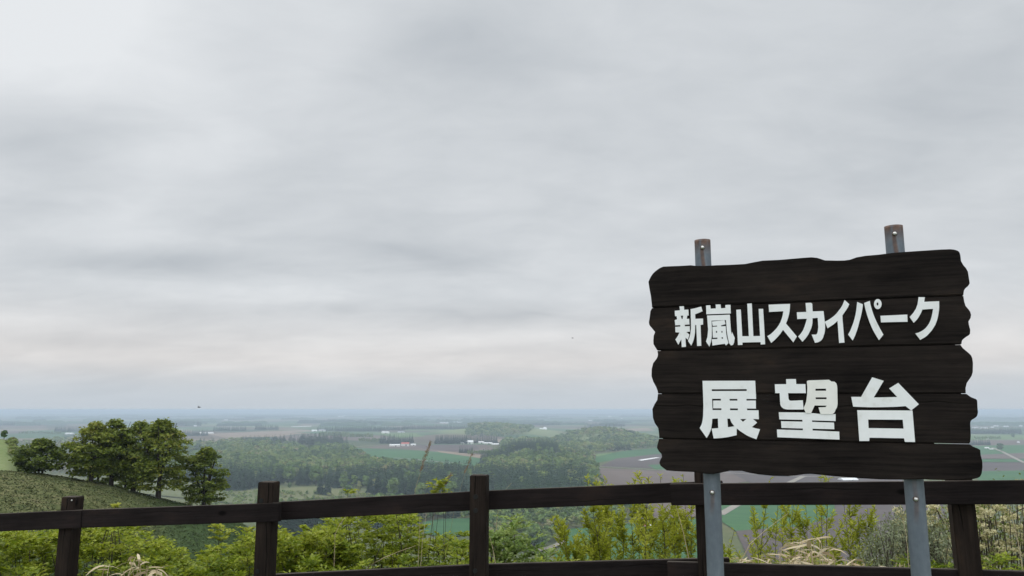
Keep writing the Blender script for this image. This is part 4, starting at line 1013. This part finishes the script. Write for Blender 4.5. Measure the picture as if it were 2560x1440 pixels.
def spray(T, out, n_tw, L, n_lf, leafL, leafW, tint, arch=.35, horiz=.75):
    """leafy twigs round every tip in T -> leaf arrays and twig polylines"""
    N = len(T); M = N * n_tw
    base = np.repeat(T, n_tw, 0); o = np.repeat(out, n_tw, 0)
    a = rng.uniform(0, 2 * np.pi, M)
    d = nrm(np.stack([np.cos(a), np.sin(a), rng.normal(.25, .35, M)], -1) + o * .7)
    LL = L * rng.uniform(.6, 1.25, M)
    s = np.linspace(.12, 1, n_lf)
    p = base[:, None] + d[:, None] * (LL[:, None] * s[None])[..., None]
    p[..., 2] -= arch * LL[:, None] * s[None] ** 2
    sd = nrm(np.cross(d, [0, 0, 1.]))
    sgn = np.where(np.arange(n_lf) % 2 == 0, 1., -1.)
    ld = d[:, None] * .75 + sd[:, None] * sgn[None, :, None] * .8 + np.array([0, 0, -.25]) + rng.normal(0, .22, (M, n_lf, 3))
    ld[:, -1] = d + np.array([0, 0, -.5])
    up = np.array([0, 0, 1.]) * horiz + rng.normal(0, .30, (M, n_lf, 3))
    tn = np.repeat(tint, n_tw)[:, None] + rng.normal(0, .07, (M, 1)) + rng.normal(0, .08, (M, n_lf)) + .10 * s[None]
    sz = rng.uniform(.7, 1.2, (M, n_lf)) * (1 - .25 * s[None])
    return (p.reshape(-1, 3), ld.reshape(-1, 3), up.reshape(-1, 3), (leafL * sz).ravel(), (leafW * sz).ravel(), np.clip(tn.ravel(), 0, 1)), base, d, LL
def broad_shrub(name, label, prof, Z, ntips, mt=None, leafL=.041, leafW=.023, L=.10, n_tw=5, n_lf=9, depth=95, tint=.5, extra=(), cat='shrub', group=None, bare=0):
    xs = [q[0] for q in prof]; ys = [q[1] for q in prof]
    px = rng.uniform(xs[0], xs[-1], ntips); ZZ = rng.uniform(Z[0], Z[1], ntips)
    dep = depth * rng.uniform(0, 1, ntips) ** 1.1
    lump = 9 * np.sin(px * .11 + ZZ * 5) + 6 * np.sin(px * .23 + 2)
    py = np.interp(px, xs, ys) + 12 + dep + lump
    T = np.array([tuple(P(a, b_, c)) for a, b_, c in zip(px, py, ZZ)])
    cx, cy = T[:, 0].mean(), T[:, 1].mean(); z0 = gz(cx, cy)
    o = empty(name, (cx, cy, z0), label, cat, group)
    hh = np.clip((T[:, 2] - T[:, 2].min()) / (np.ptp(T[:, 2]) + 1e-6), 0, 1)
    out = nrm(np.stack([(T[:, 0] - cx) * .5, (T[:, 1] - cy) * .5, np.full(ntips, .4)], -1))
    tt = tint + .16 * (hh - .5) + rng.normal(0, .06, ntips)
    if len(extra):
        E = np.array([tuple(P(*e)) for e in extra]); T = np.concatenate([T, E]); out = np.concatenate([out, np.tile([0, 0, 1.], (len(E), 1))]); tt = np.concatenate([tt, np.full(len(E), tint + .2)])
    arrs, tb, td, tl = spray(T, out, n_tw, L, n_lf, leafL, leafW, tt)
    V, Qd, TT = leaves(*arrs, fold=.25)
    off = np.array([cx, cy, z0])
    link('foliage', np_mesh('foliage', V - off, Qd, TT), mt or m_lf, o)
    ac = Acc()
    pick = rng.permutation(len(T))[:max(14, len(T) // 4)]
    if len(extra): pick = np.unique(np.concatenate([pick, np.arange(len(T) - len(extra), len(T))]))
    for q in pick:
        t = T[q]; bx = cx + (t[0] - cx) * .72 + rng.normal(0, .06); by = cy + (t[1] - cy) * .7
        ac.tube(curve((bx, by, gz(bx, by) - .05), t, .04, rng.normal(0, .05, 3)), np.linspace(.007, .0025, 6) if q < ntips else np.linspace(.003, .0012, 6), 5)
    for q in rng.permutation(len(tb))[:len(tb) // 3]:
        e = tb[q] + td[q] * tl[q]; e[2] -= .35 * tl[q]; mid = tb[q] + td[q] * tl[q] * .5; mid[2] -= .09 * tl[q]
        ac.tube([tb[q], mid, e], [.002, .0016, .0009], 4)
    link('stems', ac.mesh('stems', off), m_twig, o)
    return o
broad_shrub('leafy_shrub', 'broad yellow green shrub filling the bottom left corner round the first fence post', [(-70, 1312), (20, 1318), (60, 1326), (100, 1338), (140, 1322), (210, 1310), (270, 1302), (330, 1308), (350, 1336), (420, 1352), (445, 1385), (475, 1425)], (5.3, 6.7), 360)
broad_shrub('leafy_shrub', 'lower yellow green shrub left of the second fence post', [(425, 1420), (480, 1402), (520, 1372), (560, 1380), (600, 1346), (640, 1330), (700, 1340)], (5.3, 6.4), 150, depth=80,
            extra=[(551, 1326, 5.6), (549, 1340, 5.6), (553, 1354, 5.6), (618, 1330, 5.7)])
broad_shrub('leafy_shrub', 'dense bright shrub right of the second fence post', [(690, 1330), (750, 1332), (800, 1322), (815, 1340), (850, 1345), (880, 1350)], (5.3, 6.3), 190, tint=.52, depth=110)
broad_shrub('leafy_shrub', 'tall domed yellow green shrub rising to the rail left of the middle fence post', [(815, 1300), (850, 1276), (890, 1270), (950, 1266), (1020, 1266), (1042, 1290), (1060, 1325), (1110, 1345), (1172, 1338), (1200, 1345)], (5.5, 7.0), 330, depth=150, tint=.47,
            extra=[(1105, 1208, 5.8), (1092, 1222, 5.8), (1112, 1220, 5.8), (1080, 1238, 5.8), (1100, 1238, 5.8), (870, 1236, 5.9)])
broad_shrub('leafy_shrub', 'small fresh green shrub with big leaves right of the middle fence post', [(1222, 1345), (1250, 1326), (1270, 1288), (1292, 1278), (1312, 1300), (1330, 1345), (1350, 1370), (1400, 1385)], (5.2, 5.9), 75, m_lf2, .058, .026, .10, 4, 7, depth=110, tint=.55)
sh = broad_shrub('yellow_sprig', 'small yellow leaf sprig showing above the rail before the grassy spur', [(282, 1252), (290, 1252)], (5.6, 5.7), 5, None, .03, .016, .04, 3, 5, depth=14, tint=.85)

def willow(name, label, stems, Z, mt=None, leafL=.050, leafW=.0115, tint=.5, side=5, bare=.12, cat='shrub', group='willow shrubs below the sign', dens=1.0):
    """stems: (base px, tip px, tip y)"""
    c0 = P(np.mean([s[0] for s in stems]), 1440, (Z[0] + Z[1]) / 2); cx, cy = c0.x, c0.y; z0 = gz(cx, cy)
    o = empty(name, (cx, cy, z0), label, cat, group); ac = Acc(); Ps, Ds, Ls, Ts = [], [], [], []
    def dress(poly, n, sz, t0):
        s = np.sort(rng.uniform(bare, 1, n)); k_ = s * (len(poly) - 1); a = np.clip(k_.astype(int), 0, len(poly) - 2); f = (k_ - a)[:, None]
        p = poly[a] * (1 - f) + poly[a + 1] * f; t = nrm(poly[a + 1] - poly[a])
        th = rng.uniform(0, 2 * np.pi, n); r_ = np.stack([np.cos(th), np.sin(th), rng.normal(0, .3, n)], -1)
        Ps.append(p); Ds.append(t * .75 + r_ * .75); Ls.append(sz * rng.uniform(.6, 1.2, n)); Ts.append(np.clip(t0 + rng.normal(0, .12, n) + .12 * (s - .5), 0, 1))
    for b_, tp, ty_ in stems:
        Zs = rng.uniform(*Z); tip = np.array(tuple(P(tp, ty_, Zs))); pb = P(b_, 1440, Zs)
        bs = np.array([pb.x, pb.y, gz(pb.x, pb.y) - .05])
        poly = curve(bs, tip, 0, rng.normal(0, .035, 3), 12)
        vis = poly
        ac.tube(poly, np.linspace(.0055, .0012, 12), 5)
        t0 = tint + rng.normal(0, .07)
        dress(poly[5:], int(120 * dens), leafL, t0)
        for q in range(int(side * 1.6)):
            u = rng.uniform(.42, .95); k_ = u * 11; a = int(k_); p = poly[a] * (1 - k_ + a) + poly[min(a + 1, 11)] * (k_ - a)
            th = rng.uniform(0, 2 * np.pi); ln = rng.uniform(.12, .30) * (1.25 - u)*1.6
            e = p + np.array([np.cos(th) * ln * .55, np.sin(th) * ln * .55, ln * .85])
            sp = curve(p, e, -.02, (0, 0, 0), 5); ac.tube(sp, np.linspace(.0025, .001, 5), 4); dress(sp, int(85 * dens), leafL * .95, t0 + .05)
    Pq, Dq = np.concatenate(Ps), np.concatenate(Ds); Lq = np.concatenate(Ls)
    V, Qd, TT = leaves(Pq, Dq, rand_dirs(len(Pq)), Lq, Lq * leafW / leafL, np.concatenate(Ts), .2, .15)
    off = np.array([cx, cy, z0])
    link('foliage', np_mesh('foliage', V - off, Qd, TT), mt or m_wil, o); link('stems', ac.mesh('stems', off), m_twig, o)
    return o
willow('willow_shrub', 'feathery yellow green willow shrub leaning left, between the middle post and the sign', [(1470, 1392, 1296), (1480, 1405, 1318), (1500, 1440, 1345), (1505, 1462, 1268), (1515, 1466, 1192), (1530, 1492, 1190), (1535, 1512, 1196), (1540, 1530, 1262), (1545, 1556, 1280), (1520, 1480, 1300), (1500, 1430, 1370), (1535, 1505, 1330)], (5.6, 6.6), side=7, dens=.75)
willow('willow_shrub', 'tall thin stemmed willow shrub just left of the left sign pole', [(1590, 1574, 1206), (1600, 1592, 1268), (1618, 1610, 1262), (1620, 1622, 1190), (1650, 1650, 1186), (1660, 1664, 1270), (1700, 1690, 1200), (1712, 1708, 1186), (1725, 1728, 1258), (1740, 1745, 1290), (1640, 1632, 1300), (1680, 1684, 1320)], (5.6, 6.6), side=6, dens=.7)
willow('willow_shrub', 'open willow shrub with catkin stems right of the left sign pole', [(1890, 1880, 1262), (1900, 1890, 1300), (1930, 1926, 1196), (1935, 1945, 1258), (1955, 1952, 1266), (1985, 1972, 1262), (1990, 1984, 1240), (2000, 2005, 1290), (1850, 1836, 1325)], (5.8, 6.9), side=5, tint=.46, dens=.55)
willow('willow_shrub', 'green willow shrub in the middle of the gap between the sign poles', [(2020, 2014, 1250), (2030, 2040, 1258), (2060, 2052, 1192), (2080, 2072, 1196), (2100, 2110, 1262), (2120, 2124, 1256), (2140, 2145, 1292), (2150, 2168, 1270), (2160, 2186, 1300), (2130, 2130, 1330), (2090, 2090, 1340)], (5.8, 6.8), side=6, tint=.44, dens=.55)
# silver shrub and cream flowering shrub at right
def bushy(name, label, prof, Z, ntips, mt, leafL, leafW, per, flower=None, nfl=0, rad=.10, tint=.5, depth=130, limbs=(), cat='shrub', flr=.035):
    xs = [q[0] for q in prof]; ys = [q[1] for q in prof]
    px = rng.uniform(xs[0], xs[-1], ntips); ZZ = rng.uniform(*Z, ntips); py = np.interp(px, xs, ys) + 8 + depth * rng.uniform(0, 1, ntips) ** 1.2
    T = np.array([tuple(P(a, b_, c)) for a, b_, c in zip(px, py, ZZ)]); cx, cy = T[:, 0].mean(), T[:, 1].mean(); z0 = gz(cx, cy); off = np.array([cx, cy, z0])
    o = empty(name, tuple(off), label, cat)
    p = np.repeat(T, per, 0) + rng.normal(0, rad * .5, (ntips * per, 3)); n_ = len(p)
    V, Qd, TT = leaves(p, rand_dirs(n_) + np.array([0, 0, .5]), rand_dirs(n_) + np.array([0, 0, .6]), leafL * rng.uniform(.6, 1.2, n_), leafW * rng.uniform(.7, 1.2, n_), np.clip(np.repeat(rng.normal(tint, .1, ntips), per) + rng.normal(0, .12, n_), 0, 1))
    link('foliage', np_mesh('foliage', V - off, Qd, TT), mt, o)
    if nfl:
        s = rng.permutation(ntips)[:nfl]; k_ = 60; c = np.repeat(T[s] + np.array([0, 0, .03]) + rng.normal(0, .03, (nfl, 3)), k_, 0); n_ = len(c)
        a = rng.uniform(0, 2 * np.pi, n_); r_ = flr * np.sqrt(rng.uniform(0, 1, n_)) * np.repeat(rng.uniform(.6, 1.3, nfl), k_)
        c = c + np.stack([r_ * np.cos(a), r_ * np.sin(a), rng.normal(0, .007, n_)], -1)
        V, Qd, TT = leaves(c, rand_dirs(n_) + np.array([0, 0, .3]), rand_dirs(n_) + np.array([0, 0, 1.]), np.full(n_, .020), np.full(n_, .018), np.clip(np.repeat(rng.normal(.5, .14, nfl), k_) + rng.normal(0, .14, n_), 0, 1))
        link('flowers', np_mesh('flowers', V - off, Qd, TT), flower, o)
    ac = Acc()
    for t in T[np.argsort(py + rng.uniform(0, 60, ntips))[:ntips // 3]]:
        bx = cx + (t[0] - cx) * .6; by = cy + (t[1] - cy) * .6; ac.tube(curve((bx, by, gz(bx, by) - .05), t, .03, rng.normal(0, .05, 3)), np.linspace(.008, .002, 6), 5)
    for pl_, r0 in limbs:
        q = [P(*v) for v in pl_]; q = [Vector((q[0].x, q[0].y, gz(q[0].x, q[0].y) - .05))] + q
        ac.tube(q, np.linspace(r0 * 1.2, r0 * .35, len(q)), 6)
    link('stems', ac.mesh('stems', off), m_twig, o)
    return o
bushy('silver_shrub', 'grey green silvery leaved shrub left of the right sign pole', [(2140, 1392), (2165, 1350), (2195, 1325), (2230, 1300), (2270, 1290), (2330, 1300), (2375, 1320)], (5.4, 6.4), 330, m_sil, .030, .011, 26, tint=.5, rad=.09, depth=130)
bushy('flowering_shrub', 'branching shrub with cream flower clusters at the right edge of the photo', [(2230, 1265), (2300, 1262), (2370, 1255), (2440, 1252), (2480, 1238), (2530, 1200), (2570, 1188), (2650, 1180)], (5.6, 6.9), 420, m_sil2, .032, .015, 6, m_flw, 300, .12, .5, 200,
      limbs=[([(2440, 1400, 6.0), (2462, 1330, 6.1), (2492, 1270, 6.2), (2520, 1235, 6.2)], .012), ([(2445, 1395, 6.0), (2475, 1340, 6.0), (2520, 1290, 6.1), (2575, 1262, 6.1)], .010),
             ([(2440, 1400, 6.1), (2450, 1345, 6.2), (2446, 1300, 6.3), (2436, 1262, 6.3)], .008), ([(2400, 1400, 6.3), (2372, 1330, 6.3), (2350, 1290, 6.3), (2335, 1258, 6.3)], .009), ([(2462, 1330, 6.1), (2452, 1290, 6.2), (2466, 1255, 6.2)], .005)])
# low undergrowth along the foot of the shrubs
pu_, Zu = rng.uniform(-80, 2640, 900), rng.uniform(5.0, 6.2, 900)
yu = 1412 + rng.uniform(0, 90, 900) + 12 * np.sin(pu_ * .03)
T = np.array([tuple(P(a, b_, c)) for a, b_, c in zip(pu_, yu, Zu)])
arrs, *_ = spray(T, np.tile([0, 0, 1.], (900, 1)), 4, .11, 7, .05, .02, rng.normal(.42, .12, 900))
V, Qd, TT = leaves(*arrs, fold=.25)
tag(link('undergrowth', np_mesh('undergrowth', V, Qd, TT), m_lf), 'low leafy undergrowth along the foot of the shrubs beyond the fence', 'undergrowth', kind='stuff')

# dry bamboo grass: bent straw stalks with long blades
def blade(acc, p, d, L, W, droop, t, n=6):
    p = np.array(p, float); d = nrm(np.array(d, float)); s = np.linspace(0, 1, n)
    c = p + d * (L * s)[:, None]; c[:, 2] -= droop * L * s ** 2
    sd = nrm(np.cross(d, [0, 0, 1.]) + rng.normal(0, .45, 3)); w = W * np.sin(np.pi * np.clip(s * .92 + .08, 0, 1)) ** .7 * .5
    V = np.concatenate([c - sd * w[:, None], c + sd * w[:, None]]); k_ = np.arange(n - 1)
    acc.add(V, np.stack([k_, k_ + 1, n + k_ + 1, n + k_], -1), np.clip(t + rng.normal(0, .12), 0, 1))
def dry_clump(label, spec, n, spread, Z):
    """spec: (px, y) region of stalk tops"""
    (x0, x1), (y0, y1) = spec; c = P((x0 + x1) / 2, y1, Z); z0 = gz(c.x, c.y); off = np.array([c.x, c.y, z0])
    o = empty('dry_bamboo_grass', tuple(off), label, 'dry grass'); st, bl = Acc(), Acc()
    for q in range(n):
        px = rng.uniform(x0, x1); yy = np.interp(px, [x0, (x0 * .45 + x1 * .55), x1], [y1 - 25, y0, y1 - 15]) + rng.uniform(0, 1) ** 1.3 * (y1 - y0)
        t = np.array(tuple(P(px, yy, Z + rng.uniform(-.25, .35)))); bx, by = t[0] + rng.normal(0, .05), t[1] + rng.normal(0, .05)
        st.tube(curve((bx, by, gz(bx, by) - .05), t, 0, rng.normal(0, .03, 3)), np.linspace(.0035, .0022, 6), 5, rng.uniform(.4, .9))
        for k_ in range(rng.integers(1, 4)):
            a = rng.choice([0, np.pi]) + rng.normal(0, .8)
            blade(bl, t - np.array([0, 0, rng.uniform(0, .05)]), (np.cos(a), np.sin(a) * .6, rng.uniform(-.15, .6)), rng.uniform(.07, .17), rng.uniform(.010, .026), rng.uniform(.1, .8), rng.uniform(.25, .85))
    link('stalks', st.mesh('stalks', off), m_pale, o); link('blades', bl.mesh('blades', off), m_pale, o)
dry_clump('tangle of dry straw coloured bamboo grass between the sign poles', ((1835, 2180), (1338, 1430)), 120, .2, 5.0)
dry_clump('small tuft of dry straw leaves beside the first fence post', ((225, 430), (1392, 1445)), 26, .2, 5.0)
dry_clump('few dry straw blades at the foot of the right sign pole', ((2200, 2330), (1395, 1440)), 10, .2, 5.0)
# single tall blade stem with a pale leaf on top
def stalk(label, pts, r=.0028, plume=None, t=.6, leaf=None):
    q = [P(*v) for v in pts]; g0 = q[0]; zb = gz(g0.x, g0.y); off = np.array([g0.x, g0.y, zb]); poly = np.array([(g0.x, g0.y, zb - .05)] + [tuple(v) for v in q])
    o = empty('grass_stalk', tuple(off), label, 'grass stalk'); ac = Acc(); ac.tube(poly, np.linspace(r * 1.25, r * .5, len(poly)), 5, t)
    link('stem', ac.mesh('stem', off), m_pale, o)
    if plume:
        a, b_ = np.array(tuple(P(*plume[0]))), np.array(tuple(P(*plume[1]))); n_ = int(plume[2] * 30000)
        s = rng.uniform(0, 1, n_); d = nrm(b_ - a); p = a + (b_ - a) * s[:, None] + rng.normal(0, 1, (n_, 3)) * (plume[2] * (np.sin(np.pi * np.clip(s * .9 + .06, 0, 1)))[:, None])
        V, Qd, TT = leaves(p, d + rng.normal(0, .35, (n_, 3)), rand_dirs(n_), rng.uniform(.018, .035, n_), np.full(n_, .0035), rng.uniform(.15, .6, n_))
        link('plume', np_mesh('plume', V - off, Qd, TT), m_plume, o)
    if leaf:
        bl = Acc()
        for px, py, Z, d, L, W in leaf: blade(bl, tuple(P(px, py, Z)), d, L, W, .25, .6)
        link('blade', bl.mesh('blade', off), m_pale, o)
m_plume = leafy('reed_plume', [(0, (.17, .12, .08)), (.5, (.30, .22, .15)), (1, (.44, .34, .24))], .2, .8)
stalk('tall reed with brown feathery plume left of the middle fence post', [(1010, 1420, 5.6), (1022, 1300, 5.6), (1042, 1210, 5.6), (1058, 1160, 5.6), (1075, 1110, 5.6)], .0016, ((1050, 1180, 5.6), (1076, 1106, 5.6), .006), .3)
stalk('thin reed with faint plume close left of the middle fence post', [(1112, 1400, 5.7), (1135, 1280, 5.7), (1160, 1190, 5.7), (1178, 1140, 5.7)], .0010, ((1160, 1185, 5.7), (1180, 1138, 5.7), .0025), .3)
stalk('slender reed leaning right before the middle fence post', [(1060, 1420, 5.8), (1085, 1290, 5.8), (1108, 1215, 5.8), (1125, 1190, 5.8)], .0011, ((1112, 1212, 5.8), (1127, 1186, 5.8), .003), .35)
stalk('straight pale grass stalk rising to the rail, right of the domed shrub', [(1050, 1440, 5.3), (1056, 1350, 5.3), (1066, 1284, 5.3)], .0024, t=.75)
stalk('second pale stalk beside the straight one right of the domed shrub', [(1044, 1440, 5.35), (1048, 1350, 5.35), (1050, 1284, 5.35)], .0020, t=.75)
stalk('long green white stem slanting across the domed shrub', [(920, 1416, 5.25), (960, 1394, 5.25), (1000, 1378, 5.25), (1040, 1364, 5.25)], .0026, t=.45)
stalk('bare grey twig slanting up to the rail over the domed shrub', [(838, 1335, 5.3), (850, 1310, 5.3), (862, 1294, 5.3), (872, 1286, 5.3)], .0028, t=.6)
stalk('pale stalk slanting up left of the left sign pole', [(1722, 1395, 5.3), (1708, 1330, 5.3), (1697, 1290, 5.3), (1688, 1256, 5.3)], .0026, t=.8)
stalk('pale straw slanting up to the right, between the sign poles', [(1850, 1408, 5.0), (1875, 1360, 5.0), (1920, 1320, 5.0), (1970, 1284, 5.0)], .0024, t=.75)
stalk('upright straw topped by a folded pale leaf between the sign poles', [(2050, 1430, 4.9), (2050, 1390, 4.9), (2048, 1352, 4.9)], .0034, t=.75, leaf=[(2044, 1344, 4.9, (1, 0, .05), .085, .030), (2044, 1346, 4.9, (-1, .1, -.05), .14, .014), (2052, 1352, 4.9, (1, .1, -.45), .16, .014)])
stalk('pair of pale stalks close to the right sign pole', [(2272, 1420, 5.2), (2266, 1340, 5.2), (2250, 1262, 5.2)], .0022, t=.8)
stalk('pale dry stem arching down at the right edge of the photo', [(2556, 1420, 5.1), (2548, 1370, 5.1), (2535, 1310, 5.1), (2522, 1262, 5.1)], .0030, t=.8)
stalk('pale grass stalk at the foot of the small green shrub', [(1238, 1405, 5.2), (1232, 1370, 5.2), (1224, 1340, 5.2)], .0028, t=.7)
stalk('thin reed crossing the rail right of the middle fence post', [(1236, 1420, 5.6), (1242, 1300, 5.6), (1250, 1240, 5.6), (1278, 1208, 5.6)], .0018, t=.55)

# two insects in the air
def insect(px, py, Z, s, label):
    p = P(px, py, Z); o = empty('insect', tuple(p), label, 'insect')
    bm = bmesh.new(); bmesh.ops.create_uvsphere(bm, u_segments=10, v_segments=8, radius=s * .3); bmesh.ops.scale(bm, vec=(1.5, .6, .6), verts=bm.verts)
    hb = bmesh.new(); bmesh.ops.create_uvsphere(hb, u_segments=8, v_segments=6, radius=s * .15); bmesh.ops.translate(hb, vec=(s * .52, 0, 0), verts=hb.verts)
    me = bm_mesh('h', hb); bm.from_mesh(me); link('body', bm_mesh('body', bm, True), m_hole, o)
    for sg in (-1, 1):
        V, Qd, TT = leaves(np.array([[0, 0, s * .1]]), np.array([[-.25, sg * .8, .5]]), np.array([[1., 0, .3]]), s * .8, s * .35, .5)
        link('wing', np_mesh('wing', V, Qd, TT), m_wing, o)
m_wing = simple('insect_wing', (.10, .10, .11), (.16, .16, .17), 5.0, .4)
insect(497, 1018, 9.0, .034, 'blurred dark insect hovering above the horizon left of centre')
insect(1431, 845, 9.0, .022, 'tiny dark insect in the sky left of the sign')
